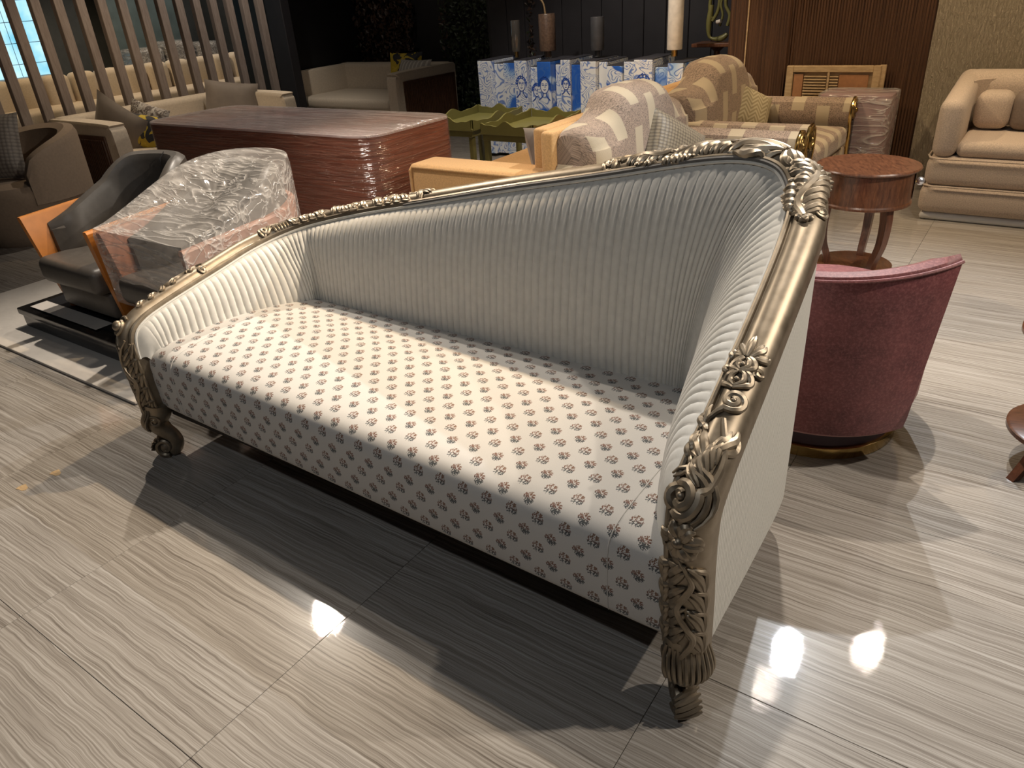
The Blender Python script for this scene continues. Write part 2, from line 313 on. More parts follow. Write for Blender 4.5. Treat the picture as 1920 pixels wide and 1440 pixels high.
# ------------------------------------------------------------------ mesh helpers
class MB:
    def __init__(s): s.v = []; s.f = []; s.uv = {}
    def add(s, verts, faces, uvs=None):
        o = len(s.v); s.v += [tuple(p) for p in verts]
        for f in faces: s.f.append(tuple(i+o for i in f))
        if uvs is not None:
            for i, u in enumerate(uvs): s.uv[o+i] = u
        return s
    def grid(s, rows, closed=False, uvs=None, flip=False):
        n = len(rows[0]); vs_ = [p for r in rows for p in r]; fs = []
        for i in range(len(rows)-1):
            for j in range(n if closed else n-1):
                a, b_, c, d = i*n+j, i*n+(j+1) % n, (i+1)*n+(j+1) % n, (i+1)*n+j
                fs.append((d, c, b_, a) if flip else (a, b_, c, d))
        return s.add(vs_, fs, None if uvs is None else [u for r in uvs for u in r])
    def box(s, c, d):
        x, y, z = c; a, b_, h = d[0]/2, d[1]/2, d[2]/2
        vs_ = [(x+i*a, y+j*b_, z+k*h) for k in (-1, 1) for j in (-1, 1) for i in (-1, 1)]
        return s.add(vs_, [(0, 2, 3, 1), (4, 5, 7, 6), (0, 1, 5, 4), (2, 6, 7, 3), (0, 4, 6, 2), (1, 3, 7, 5)])
    def bbox(s, lo, hi): return s.box([(a+b_)/2 for a, b_ in zip(lo, hi)], [b_-a for a, b_ in zip(lo, hi)])
    def rbox(s, c, d, r=.02, seg=3):
        bm = bmesh.new(); bmesh.ops.create_cube(bm, size=1)
        for v in bm.verts: v.co = Vector((v.co.x*d[0]+c[0], v.co.y*d[1]+c[1], v.co.z*d[2]+c[2]))
        r = min(r, min(d)*.49)
        bmesh.ops.bevel(bm, geom=list(bm.edges)+list(bm.verts), offset=r, segments=seg, profile=.5, affect='EDGES', clamp_overlap=True)
        bm.verts.index_update(); s.add([v.co for v in bm.verts], [[v.index for v in f.verts] for f in bm.faces]); bm.free(); return s
    def rbb(s, lo, hi, r=.02, seg=3): return s.rbox([(a+b_)/2 for a, b_ in zip(lo, hi)], [b_-a for a, b_ in zip(lo, hi)], r, seg)
    def lathe(s, prof, c=(0, 0, 0), n=32, a0=0, a1=2*PI):
        full = abs(a1-a0-2*PI) < 1e-6; m = n if full else n+1
        rows = [[(c[0]+r*math.cos(a0+(a1-a0)*j/n), c[1]+r*math.sin(a0+(a1-a0)*j/n), c[2]+z) for j in range(m)] for r, z in prof]
        return s.grid(rows, closed=full)
    def tube(s, pts, rad, n=8, flat=1.0, upv=None, cap=True):
        pts = [Vector(p) for p in pts]; m = len(pts); rows = []; prev = None
        for i, p in enumerate(pts):
            t = (pts[min(i+1, m-1)]-pts[max(i-1, 0)]); t = t.normalized() if t.length > 1e-9 else Vector((0, 0, 1))
            u = upv[i] if isinstance(upv, list) else (upv or (prev if prev else (Vector((0, 0, 1)) if abs(t.z) < .9 else Vector((1, 0, 0)))))
            u = Vector(u); b_ = t.cross(u)
            b_ = b_.normalized() if b_.length > 1e-6 else Vector((1, 0, 0)); u = b_.cross(t).normalized(); prev = u
            r = rad[i] if isinstance(rad, (list, tuple)) else rad
            rows.append([p+b_*(r*math.cos(2*PI*k/n))+u*(r*flat*math.sin(2*PI*k/n)) for k in range(n)])
        o = len(s.v); s.grid(rows, closed=True, flip=True)
        if cap:
            s.f.append(tuple(o+k for k in range(n))[::-1][::-1]); s.f.append(tuple(o+(m-1)*n+k for k in range(n))[::-1])
        return s
    def ball(s, c, r, n=8, sc=(1, 1, 1)):
        rows = [[(c[0]+r*sc[0]*math.sin(PI*i/n)*math.cos(2*PI*j/(n+4)), c[1]+r*sc[1]*math.sin(PI*i/n)*math.sin(2*PI*j/(n+4)), c[2]+r*sc[2]*math.cos(PI*i/n)) for j in range(n+4)] for i in range(n+1)]
        return s.grid(rows, closed=True, flip=True)
    def xf(s, mat):
        s.v = [tuple(mat @ Vector(p)) for p in s.v]; return s
    def mesh(s, name, mat=None, smooth=True, merge=False):
        me = bpy.data.meshes.new(name); me.from_pydata(s.v, [], s.f)
        if s.uv:
            ul = me.uv_layers.new(name='UVMap')
            for l in me.loops: ul.data[l.index].uv = s.uv.get(l.vertex_index, (0, 0))
        bm = bmesh.new(); bm.from_mesh(me)
        if merge: bmesh.ops.remove_doubles(bm, verts=bm.verts, dist=1e-5)
        bmesh.ops.recalc_face_normals(bm, faces=bm.faces); bm.to_mesh(me); bm.free()
        if smooth:
            for p in me.polygons: p.use_smooth = True
            try: me.set_sharp_from_angle(angle=math.radians(38))
            except Exception: pass
        if mat: me.materials.append(M[mat])
        return me
def link(name, me, parent=None, loc=None, rot=None):
    o = bpy.data.objects.new(name, me); col.objects.link(o)
    if loc is not None: o.location = loc
    if rot is not None: o.rotation_euler = rot
    if parent: o.parent = parent
    return o
def obj(name, mb, mat, parent=None, smooth=True, loc=None, rot=None, merge=False): return link(name, mb.mesh(name, mat, smooth, merge), parent, loc, rot)
def tag(o, label, cat, group=None):
    o['label'] = label; o['category'] = cat
    if group: o['group'] = group
    return o
def thing(name, label, cat, loc=(0, 0, 0), rz=0, group=None):
    o = bpy.data.objects.new(name, None); col.objects.link(o); o.location = loc; o.rotation_euler = (0, 0, rz); o.empty_display_size = .1
    return tag(o, label, cat, group)
def struct(name, mb, mat, smooth=False, parent=None):
    o = obj(name, mb, mat, parent, smooth)
    if not parent: o['kind'] = 'structure'
    return o
def dup(root, loc, rz, label, group=None):
    r = root.copy(); col.objects.link(r); r.location = loc; r.rotation_euler = (0, 0, rz); r['label'] = label
    if group: r['group'] = group
    for ch in list(root.children):
        c = ch.copy(); col.objects.link(c); c.parent = r
        for g in ch.children:
            d = g.copy(); col.objects.link(d); d.parent = c
    return r
def lerp(a, b_, t): return a+(b_-a)*t
def cr(pts, n):
    """Catmull-Rom through tuples (any dimension), n samples per span"""
    out = []; m = len(pts)
    for i in range(m-1):
        p0, p1, p2, p3 = pts[max(i-1, 0)], pts[i], pts[i+1], pts[min(i+2, m-1)]
        for k in range(n):
            t = k/n; out.append(tuple(.5*((2*b_)+(c-a)*t+(2*a-5*b_+4*c-d)*t*t+(-a+3*b_-3*c+d)*t**3) for a, b_, c, d in zip(p0, p1, p2, p3)))
    out.append(tuple(pts[-1])); return out

# ------------------------------------------------------------------ structure: floor, walls, ceiling
fl = struct('floor', MB().bbox((-13.2, -1.6, -.06), (2.6, 9.2, -.004)), 'grout')
TX, TY, TW, TD = -.445, .386, .80, .793
tm = MB().rbb((.0006, .0006, -.02), (TW-.0008, TD-.0008, 0), .0007, 1).mesh('tile', 'tile', False)
tiles_far = []
for i in range(-11, 4):
    for j in range(-2, 11):
        x, y = TX+TW*i, TY+TD*j
        if x < -9.3 or x > 1.9 or y > 7.7: continue
        link('tile', tm, fl, (x, y, 0))
fm = MB()
for i in range(-16, 4):
    for j in range(-3, 12):
        x, y = TX+TW*i, TY+TD*j
        if x < -9.3 or x > 1.9 or y > 7.7 or j < -2:
            if x < -13 or x > 1.9 or y > 8.6: continue
            fm.rbb((x+.001, y+.001, -.02), (x+TW-.001, y+TD-.001, 0), .0012, 1)
o = obj('far_tiles', fm, 'tile', fl, False); o['kind'] = 'stuff'
struct('ceiling', MB().bbox((-13.2, -1.6, CEIL+.02), (2.6, 9.2, CEIL+.12)), 'ceiling_paint')
struct('wall_right', MB().bbox((-.77, 6.08, 0), (2.6, 6.3, CEIL)), 'wallpaper')
wl = struct('wall_wood', MB().bbox((-1.72, 6.10, 0), (-.77, 6.32, CEIL)), 'reed')
struct('wall_wood_return', MB().bbox((-2.17, 6.06, 0), (-1.72, 6.32, CEIL)), 'reed')
struct('trim_1', MB().bbox((-2.034, 6.052, 0), (-2.026, 6.0595, CEIL)), 'raw_wood')
wb = struct('wall_back', MB().bbox((-5.2, 7.06, 0), (-2.02, 7.2, CEIL)), 'black_paint')
for k in range(14):
    x = -5.15+k*.225
    obj('plank', MB().rbb((x, 7.03, .1), (x+.219, 7.06, CEIL-.01), .004, 1), 'charcoal_paint', wb, False)
struct('wall_green', MB().bbox((-8.2, 7.55, 0), (-5.2, 7.7, CEIL)), 'black_paint')
struct('wall_side', MB().bbox((-2.17, 6.32, 0), (-2.1, 7.2, CEIL)), 'charcoal_paint')
struct('wall_far', MB().bbox((-13.2, 9.0, 0), (-8.2, 9.2, CEIL)), 'partition_grey')
struct('wall_left', MB().bbox((-13.25, -1.6, 0), (-13.05, 9.2, CEIL)), 'partition_grey')

# downlights in the ceiling, the added fill lamps among them
def downlight(i, x, y, watt, c, cone, ax, ay, rad):
    t = thing('downlight', 'round recessed ceiling downlight or added fill lamp shining on the showroom', 'lamp', (x, y, CEIL), group='recessed ceiling downlights')
    obj('ring', MB().lathe([(.062, .018), (.062, -.006), (.05, -.008), (.045, 0), (.045, .016)]), 'white_plastic', t)
    ld = bpy.data.lights.new('downlight_lamp', 'SPOT'); ld.energy = watt; ld.color = c; ld.spot_size = math.radians(cone); ld.spot_blend = .55; ld.shadow_soft_size = rad
    lo = bpy.data.objects.new('lamp_light', ld); col.objects.link(lo); lo.parent = t; lo.location = (0, 0, -.03)
    d = Vector((ax-x, ay-y, -2.6)); lo.rotation_euler = d.to_track_quat('-Z', 'Y').to_euler()
for i, a in enumerate(DOWNLIGHTS): downlight(i, *a)

# ------------------------------------------------------------------ carved chaise sofa
chaise = thing('chaise_sofa', 'ivory ribbed chaise sofa with carved champagne gilt frame and sprigged seat in the foreground', 'sofa', (-1.4, 1.45, 0))
CO = Vector((1.4, -1.45, 0))
def cobj(name, mb, mat, parent=None, smooth=True, merge=False):
    # the parts are modelled in room coordinates and hang on the chaise
    if parent is None or parent is chaise:
        mb.v = [tuple(Vector(p)+CO) for p in mb.v]; return obj(name, mb, mat, chaise, smooth, merge=merge)
    mb.v = [tuple(Vector(p)+CO) for p in mb.v]; return obj(name, mb, mat, parent, smooth, merge=merge)
# rail centre line: x, y, z, plan heading (deg, 90 = +Y, 180 = -X, 270 = -Y), width factor
RAIL = [(-.385, 1.068, .185, 90, .98), (-.385, 1.058, .30, 90, 1.0), (-.385, 1.046, .42, 90, 1.0), (-.385, 1.040, .51, 90, 1.02), (-.385, 1.052, .585, 90, 1.05), (-.385, 1.11, .640, 90, 1.04),
        (-.385, 1.20, .690, 90, 1.0), (-.385, 1.31, .752, 90, .98), (-.386, 1.42, .812, 90, .96), (-.388, 1.52, .866, 92, .96), (-.392, 1.62, .920, 95, .98), (-.402, 1.71, .968, 104, 1.0), (-.432, 1.785, 1.012, 128, 1.0),
        (-.490, 1.830, 1.042, 155, 1.0), (-.585, 1.848, 1.052, 174, .98), (-.72, 1.85, 1.036, 179, .94), (-.98, 1.85, .982, 180, .95), (-1.29, 1.85, .921, 180, .97), (-1.64, 1.85, .846, 180, .97), (-1.92, 1.85, .786, 180, .97),
        (-2.12, 1.838, .739, 184, .97), (-2.27, 1.80, .703, 205, .97), (-2.365, 1.725, .674, 238, .97), (-2.408, 1.61, .648, 262, .97), (-2.418, 1.47, .617, 270, .97), (-2.42, 1.34, .591, 270, .97), (-2.42, 1.22, .565, 270, .88),
        (-2.42, 1.135, .540, 270, .9), (-2.42, 1.088, .500, 270, .9), (-2.42, 1.075, .42, 270, .9), (-2.42, 1.078, .30, 270, .88), (-2.42, 1.085, .185, 270, .92)]
RS = cr(RAIL, 12)
RP = [Vector(p[:3]) for p in RS]; RL = [0]
for a, b_ in zip(RP, RP[1:]): RL.append(RL[-1]+(b_-a).length)
RTOT = RL[-1]
def rail_at(s):
    s = max(0, min(RTOT, s)); lo, hi = 0, len(RL)-1
    while hi-lo > 1:
        m = (lo+hi)//2
        if RL[m] <= s: lo = m
        else: hi = m
    t = (s-RL[lo])/max(1e-9, RL[hi]-RL[lo]); p = RP[lo].lerp(RP[hi], t); q = [lerp(a, b_, t) for a, b_ in zip(RS[lo], RS[hi])]
    i0, i1 = max(lo-1, 0), min(hi+1, len(RP)-1); T = (RP[i1]-RP[i0]).normalized()
    h = math.radians(q[3]); inw = Vector((-math.sin(h), math.cos(h), 0)); inw = (inw-T*inw.dot(T)).normalized()
    return p, T, inw, T.cross(inw).normalized(), q[4]
def s_near(p):
    p = Vector(p); i = min(range(len(RP)), key=lambda k: (RP[k]-p).length); return RL[i]
PROF = [(-.045, -.045), (-.045, -.012), (-.042, .0), (-.033, .014), (-.02, .023), (-.004, .026), (.01, .023), (.021, .014), (.0255, .004), (.029, .003), (.032, .009), (.037, .0105), (.042, .007), (.0445, -.002), (.0445, -.045)]
def prof_n(b):
    if b <= PROF[2][0]: return 0
    for (b0, n0), (b1, n1) in zip(PROF[2:], PROF[3:]):
        if b0 <= b <= b1: return lerp(n0, n1, (b-b0)/max(1e-9, b1-b0))
    return -.002
mb = MB(); rows = []
K = 330
for k in range(K+1):
    p, T, inw, nn, wf = rail_at(RTOT*k/K); rows.append([p+inw*(b_*wf)+nn*(n_*wf) for b_, n_ in PROF])
mb.grid(rows, closed=True)
n = len(PROF); mb.f.append(tuple(range(n))); mb.f.append(tuple(K*n+j for j in range(n)))
rail = cobj('carved_rail', mb, 'gilt')
def surf(s, v, lift=0):
    p, T, inw, nn, wf = rail_at(s); n0 = prof_n(v); dn = (prof_n(v+.004)-prof_n(v-.004))/.008
    no = (nn-inw*dn*.6).normalized()
    return p+inw*(v*wf)+nn*(n0*wf)+no*lift, no
def stroke(mb, pts, r, taper=(.25, .2), lift=.002, n=7, flat=.8, m=10):
    q = cr(pts, m) if len(pts) < 9 else pts
    P, U, R = [], [], []
    for i, (s, v) in enumerate(q):
        a = i/(len(q)-1); p, no = surf(s, v, lift); P.append(p); U.append(no)
        t = min(1, taper[0]+(1-taper[0])*math.sin(min(1, a*2.2)*PI/2)); t2 = min(1, taper[1]+(1-taper[1])*math.sin(min(1, (1-a)*2.2)*PI/2)); R.append(r*1.28*min(t, t2))
    mb.tube(P, R, n, flat, U)
def volute(mb, s, v, R, turns=1.6, d=1, a0=0, r=.006, tail=None):
    pts = []
    m = int(26*turns)
    for i in range(m+1):
        t = i/m; a = a0+d*2*PI*turns*t; rr = R*(1-t*.82); pts.append((s+rr*math.cos(a), v+rr*math.sin(a)))
    if tail: pts = cr(tail+[pts[0]], 8)[:-1]+pts
    stroke(mb, pts, r, (.5, .8), .003)
    p, no = surf(s, v, .003); mb.ball(p, R*.30, 7)
def lobe(mb, s, v, ds, dv, bend, r=.006, ribs=1):
    # a curved leaf lobe that starts at (s, v) and runs by (ds, dv), bending sideways
    L_ = math.hypot(ds, dv); nx, ny = -dv/L_, ds/L_
    for k in range(ribs):
        o_ = (k-(ribs-1)/2)*r*1.25; f = 1-.13*abs(k-(ribs-1)/2)
        pts = [(s+nx*o_*.3, v+ny*o_*.3), (s+ds*.35*f+nx*(bend*.7+o_), v+dv*.35*f+ny*(bend*.7+o_)), (s+ds*.7*f+nx*(bend+o_), v+dv*.7*f+ny*(bend+o_)), (s+ds*f+nx*(bend*.35+o_*.6), v+dv*f+ny*(bend*.35+o_*.6))]
        stroke(mb, pts, r*(1-.1*abs(k-(ribs-1)/2)), (.35, .15), .002+.002*(k == (ribs-1)//2), m=6)
def acanthus(mb, s0, s1, side=1, half=.036, n=6, r=.0065, fwd=1, stem=.006):
    # S-shaped stem with lobes left and right
    Ls = s1-s0; pts = []
    for i in range(11):
        t = i/10; pts.append((s0+Ls*t, side*half*.35*math.sin(t*PI*1.6)))
    stroke(mb, pts, stem, (.6, .3), .006)
    for i in range(n):
        t = (i+.5)/n; vs_ = side*half*.35*math.sin(t*PI*1.6); sc = .75+.35*math.sin(t*PI)
        for sd in (-1, 1):
            ln = half*sc*(1.0-.15*sd*side)
            lobe(mb, s0+Ls*t, vs_, fwd*Ls/n*1.25*(1 if Ls > 0 else -1)*(1 if Ls > 0 else -1), sd*ln, -sd*fwd*.010, r*sc, 3)
# --- right front post and arm, from the foot upward
S = s_near
mb = MB()
sA = S((-.385, 1.05, .20)); sB = S((-.385, 1.04, .50))
# long swirling leaf bundles on the post
def bundle(mb, s, v, ds, dv, bend, nr=4, r=.0068):
    L_ = math.hypot(ds, dv); nx, ny = -dv/L_, ds/L_
    for k in range(nr):
        o_ = (k-(nr-1)/2)*r*1.75; f = 1-.16*abs(k-(nr-1)*.35); e = bend*(1+.12*k)
        stroke(mb, [(s, v+ny*o_*.25), (s+ds*.3*f+nx*(e*.6+o_*.7), v+dv*.3*f+ny*(e*.6+o_*.7)), (s+ds*.65*f+nx*(e+o_), v+dv*.65*f+ny*(e+o_)), (s+ds*.9*f+nx*(e*.7+o_*.8), v+dv*.9*f+ny*(e*.7+o_*.8)), (s+ds*f+nx*(e*.2+o_*.5), v+dv*f+ny*(e*.2+o_*.5))], r, (.4, .12), .002+.0012*(k % 2), m=5)
for k in range(4):
    bundle(mb, sA+.004+k*.060, .038, .095, -.050, .012, 4, .0068)
    bundle(mb, sA+.02+k*.060, -.040, .075, .030, -.010, 3, .0058)
stroke(mb, [(sA, -.004), (sA+.07, -.026), (sA+.15, .004), (sA+.23, -.022), (sA+.29, .0)], .0060, (.7, .3), .007)
# rosette
sr = S((-.385, 1.04, .525))
for k in range(6):
    a = 2*PI*k/6+.3; lobe(mb, sr+.008*math.cos(a), .004+.008*math.sin(a), .034*math.cos(a), .034*math.sin(a), .010, .0090, 2)
p, no = surf(sr, .006, .008); mb.ball(p, .010, 8)
volute(mb, sr, .004, .044, 1.0, 1, 2.0, .0060)
# large volute and the acanthus sweeping up from it
sv = S((-.385, 1.055, .60))
for R_ in (.042, .053):
    stroke(mb, [(sv+R_*math.cos(a*.3-2.5), max(-.044, .012+R_*math.sin(a*.3-2.5))) for a in range(12)], .0062, (.3, .3), .003)
volute(mb, sv, .014, .032, 1.9, -1, -1.2, .0085, tail=[(sv+.16, -.006), (sv+.09, -.030), (sv+.03, -.028)])
for k in range(5):
    lobe(mb, sv+.02+k*.012, -.010-.003*k, .055, .022-.008*k, .012, .006, 2)
lobe(mb, sv+.07, .004, .075, .020, .010, .008, 3); lobe(mb, sv+.085, -.012, .065, -.020, -.010, .008, 3); lobe(mb, sv+.06, .020, .05, .014, .006, .006, 2)
s2 = sv+.205; volute(mb, s2, -.010, .022, 1.7, 1, 2.6, .0065, tail=[(s2-.085, .030), (s2-.05, .026)])
lobe(mb, s2-.075, .016, .05, .012, .012, .0065, 2); lobe(mb, s2-.07, .028, .06, .002, .004, .005, 1)
# tulip buds and palmette
for j, (ds, R) in enumerate(((.047, .024), (.083, .020))):
    s3 = s2+ds
    for v in (-1, 1):
        stroke(mb, [(s3-R*.8, .002), (s3-R*.2, v*R), (s3+R*.6, v*R*.85), (s3+R*1.05, v*R*.25)], .0058, (.5, .3), .004)
        stroke(mb, [(s3-R*.6, .002), (s3-R*.1, v*R*.5), (s3+R*.5, v*R*.45), (s3+R*.9, v*R*.1)], .0045, (.5, .3), .005)
    p, no = surf(s3, 0, .006); mb.ball(p, .006, 6)
volute(mb, s2+.075, -.031, .010, 1.3, -1, 2.5, .0045); volute(mb, s2+.075, .031, .010, 1.3, 1, -2.5, .0045)
sp_ = s2+.105
for k in range(5):
    a = (k-2)*.42; ln = .055-.011*abs(k-2); lobe(mb, sp_, .006*(k-2), ln*math.cos(a), ln*math.sin(a), .004*(k-2), .0058, 2)
cobj('arm_carving', mb, 'gilt')
# --- crest around the high corner
mb = MB()
c0 = S((-.396, 1.665, .945)); c1 = S((-.98, 1.85, .99)); cm_ = S((-.56, 1.845, 1.052))
lobe(mb, c0+.006, 0, -.018, .012, 0, .008, 2); lobe(mb, c0+.006, 0, -.018, -.014, 0, .008, 2); volute(mb, c0+.028, -.030, .013, 1.4, 1, 2, .005)
acanthus(mb, c0, c0+.16, 1, .050, 7, .0092, 1, .0095)
for k in range(5):
    lobe(mb, c0+.13+k*.012, -.018+.009*k, .055, .030*math.sin(k*1.3), .012, .0105, 2)
for k in range(6):
    v = -.034+.012*k; lobe(mb, cm_-.055+.008*(k % 2), v*.6, .13, v*.6+.006, .014*(-1)**k, .0120, 2)
acanthus(mb, cm_+.06, cm_+.22, -1, .042, 6, .0090, 1, .009)
acanthus(mb, cm_+.21, cm_+.36, 1, .038, 5, .0082, 1, .008)
volute(mb, c1-.018, .012, .020, 1.5, 1, 0, .006, tail=[(c1-.09, -.016), (c1-.05, -.020)]); lobe(mb, c1-.06, -.010, .06, -.006, .008, .006, 3)
cobj('crest_carving', mb, 'gilt')
# --- left shoulder carving
mb = MB()
d0 = S((-1.63, 1.85, .85)); d1 = S((-2.39, 1.68, .662))
LS = d1-d0
lobe(mb, d0+.05, 0, -.055, .012, .008, .006, 3); lobe(mb, d0+.05, -.01, -.05, -.014, -.006, .006, 2)
m_ = 15
for k in range(m_):
    s = d0+.035+LS*.80*k/m_
    lobe(mb, s, .034, .050+.014*math.sin(k*1.9), -.050-.008*math.cos(k*1.3), .014*(1 if k % 5 else -1), .0072, 3); lobe(mb, s+.012, -.034, .036+.012*math.cos(k*2.3), .024, -.008, .006, 2)
for t in (.22, .46, .68): volute(mb, d0+LS*t, .006, .020, 1.3, 1, t*9, .0062)
volute(mb, d1-.022, .004, .026, 1.9, -1, 1.0, .0060, tail=[(d1-.16, -.024), (d1-.08, -.028)])
for k in range(6): lobe(mb, d1-.055-k*.014, -.006, -.030, .030, -.010, .0058, 2)
cobj('shoulder_carving', mb, 'gilt')
# --- left arm and left post
mb = MB()
e0 = S((-2.42, 1.42, .606)); e1 = S((-2.42, 1.10, .515)); e2 = S((-2.42, 1.085, .19))
# raised panel bead between shoulder and scroll
stroke(mb, [(d1+.012, .026), (d1+.10, .030), (e0-.02, .026)], .004, (.5, .5), .002)
volute(mb, e0, .016, .014, 1.4, 1, 3.0, .0055); volute(mb, e0+.03, -.014, .013, 1.4, -1, 0, .0055, tail=[(e0-.02, -.006), (e0+.0, -.024)])
stroke(mb, [(e0+.03, -.016), (e0+.075, -.030), (e0+.12, -.012), (e0+.15, -.026)], .0075, (.4, .3), .004)
for k in range(7): lobe(mb, e0+.10+k*.024, -.030, .024, .030, .010*(-1)**k, .0062, 2)
volute(mb, e1+.005, -.012, .028, 1.4, 1, 2.4, .0080)
p, no = surf(e1+.005, -.012, .006); mb.ball(p, .019, 9)
for k in range(5):
    bundle(mb, e1+.035+k*.055, -.038, .090, .050, -.012, 4, .0066); bundle(mb, e1+.05+k*.055, .042, .080, -.046, .010, 4, .0062)
stroke(mb, [(e1+.04, .020), (e1+.12, -.012), (e1+.2, .016), (e1+.29, -.004), (e2, .006)], .006, (.6, .4), .007)
cobj('post_carving', mb, 'gilt')

# --- legs
def cabriole(x, y, ox, oy, zt=.195, sc=1.0):
    # S-shaped leg leaning to (ox, oy), scroll foot
    d = Vector((ox, oy, 0)).normalized(); base = Vector((x, y, 0)); mb = MB()
    prof = [(.000, zt+.03, .048), (.006, zt, .047), (.022, zt-.030, .044), (.026, zt-.055, .038), (.010, zt-.085, .032), (-.012, zt-.110, .027), (-.022, zt-.135, .025), (-.016, zt-.160, .024), (.000, zt-.176, .023), (.008, .016, .016)]
    q = cr(prof, 6); mb.tube([base+d*(a*sc)+Vector((0, 0, z)) for a, z, r in q], [r*sc for a, z, r in q], 14, 1.0, d.cross(Vector((0, 0, 1))))
    leg = cobj('leg', mb, 'gilt')
    c = MB(); side = Vector((-d.y, d.x, 0))
    # knee leaf: ridges running down the bulge
    for k in range(-5, 6):
        a = k*.24; dd = d*math.cos(a)+side*math.sin(a)
        pts = []
        for i, (aa, z, r) in enumerate(q[3:29]):
            t = i/25; pts.append(base+d*(aa*sc)+dd*(r*sc*(.98+.10*math.sin(t*PI)))+side*(k*.0022*math.sin(t*3))+Vector((0, 0, z)))
        n_ = len(pts); c.tube(pts[:n_-abs(k)*2], [.0052*(.35+.65*math.sin(PI*min(1, .15+.85*i/(n_-1)))) for i in range(n_-abs(k)*2)], 6, 1.0)
    for sd in (-1, 1):
        pts = [base+side*(sd*.044)+d*(.012+.026*math.cos(t*.42)*(1-t/26))+Vector((0, 0, zt-.028+.026*math.sin(t*.42)*(1-t/26))) for t in range(22)]
        c.tube(pts, [.0065*(1-t/40) for t in range(22)], 6)
    cobj('knee_carving', c, 'gilt')
    f = MB()
    for sd in (-1, 0, 1):
        pts = []
        for t in range(26):
            a = -PI*.62+t*.34; rr = .037*(1-t/34)
            pts.append(base+d*(.020+rr*math.cos(a)*.9)+side*(sd*.017)+Vector((0, 0, .042+rr*math.sin(a))))
        f.tube(pts, [.0108*(1-t/60) for t in range(26)], 7)
    f.ball(base+d*.020+Vector((0, 0, .042)), .026, 9, (1, 1, 1))
    for k in range(5):
        a0 = -.5+k*.34
        pts = [base+d*(.020+.043*math.cos(a0+j*.10))+side*(-.030+.012*j)+Vector((0, 0, .042+.038*math.sin(a0+j*.10))) for j in range(6)]
        f.tube(pts, [.004, .007, .008, .008, .007, .003], 6)
    f.v = [(a, b_, max(.0005, z)) for a, b_, z in f.v]
    cobj('scroll_foot', f, 'gilt')
cabriole(-.392, 1.085, .8, -1.0)
cabriole(-2.405, 1.105, -1.0, -.75)
for x, sx in ((-.47, 1), (-2.33, -1)):
    mb = MB(); q = cr([(0, .2, .034), (.01, .12, .028), (.03, .05, .022), (.05, .006, .02)], 6)
    mb.tube([Vector((x+sx*a*.5, 1.70+a, z)) for a, z, r in q], [r for a, z, r in q], 12, 1, Vector((1, 0, 0)))
    cobj('leg', mb, 'gilt')

# --- upholstery: ribbed inside of arms and back
def tp(s):
    p, T, inw, nn, wf = rail_at(s); return p+inw*(.0440*wf)-nn*.010, inw
TOPB = [(S((-.385, 1.045, .43)), (-.428, 1.080, .372)), (S((-.385, 1.045, .55)), (-.452, 1.098, .385)), (S((-.385, 1.12, .645)), (-.500, 1.160, .40)), (S((-.385, 1.25, .715)), (-.570, 1.35, .405)), (S((-.385, 1.40, .80)), (-.612, 1.52, .41)),
        (S((-.388, 1.52, .866)), (-.640, 1.645, .41)), (S((-.432, 1.785, 1.012)), (-.662, 1.692, .41)), (S((-.60, 1.85, 1.05)), (-.700, 1.700, .41)), (S((-.80, 1.85, 1.02)), (-.815, 1.702, .41)), (S((-1.30, 1.85, .92)), (-1.30, 1.705, .41)),
        (S((-1.90, 1.85, .79)), (-1.90, 1.710, .41)), (S((-2.13, 1.838, .737)), (-2.105, 1.715, .41)), (S((-2.25, 1.808, .708)), (-2.165, 1.715, .41)), (S((-2.365, 1.725, .674)), (-2.195, 1.68, .41)), (S((-2.408, 1.61, .648)), (-2.245, 1.585, .41)),
        (S((-2.418, 1.44, .61)), (-2.305, 1.43, .405)), (S((-2.42, 1.22, .565)), (-2.338, 1.22, .40)), (S((-2.42, 1.11, .52)), (-2.350, 1.150, .395)), (S((-2.42, 1.078, .41)), (-2.372, 1.135, .375))]
BOT = cr([(a,)+b_ for a, b_ in TOPB], 24)
def bot(s):
    for a, b_ in zip(BOT, BOT[1:]):
        if a[0] <= s <= b_[0]: t = (s-a[0])/max(1e-9, b_[0]-a[0]); return Vector([lerp(a[k], b_[k], t) for k in (1, 2, 3)])
    return Vector(BOT[-1][1:]) if s > BOT[-1][0] else Vector(BOT[0][1:])
s0, s1 = TOPB[0][0], TOPB[-1][0]
RIBS = int((s1-s0)/.0270); PER = 8; NT = 18
cols = []
sR = S((-.385, 1.12, .645)); sL = S((-2.42, 1.10, .515)); sCr = S((-2.25, 1.808, .708))
for k in range(RIBS*PER+1):
    s = s0+(s1-s0)*k/(RIBS*PER); T0, inw = tp(s); B0 = bot(s); c = []
    x = (k % PER)/PER; h = math.sin(PI*x)**.55 if 0 < x < 1 else 0
    ends = max(0, min(1, (s-sR+.03)/.16))*max(0, min(1, (sL-s)/.10))
    low = max(0, min(1, (s-sR)/.05))*max(0, min(1, (sL-s)/.03))
    for j in range(NT+1):
        t = j/NT; wv = 1-(1-t)**2.0; wz = t**1.12
        p = Vector((lerp(T0.x, B0.x, wv), lerp(T0.y, B0.y, wv), lerp(T0.z, B0.z, wz)))
        p += inw*(.016*math.sin(PI*min(1, t*1.5))*(1-t))+Vector((0, 0, .010*math.sin(PI*min(1, t*3))))
        crease = math.exp(-((s-sCr)/.03)**2)*.012
        p += inw*(h*.0064*ends*min(1, t*7+.15)-.004*ends-crease*math.sin(PI*t))
        c.append(p)
    cols.append(c)
mb = MB(); mb.grid(cols); cobj('ribbed_lining', mb, 'ivory_velvet')
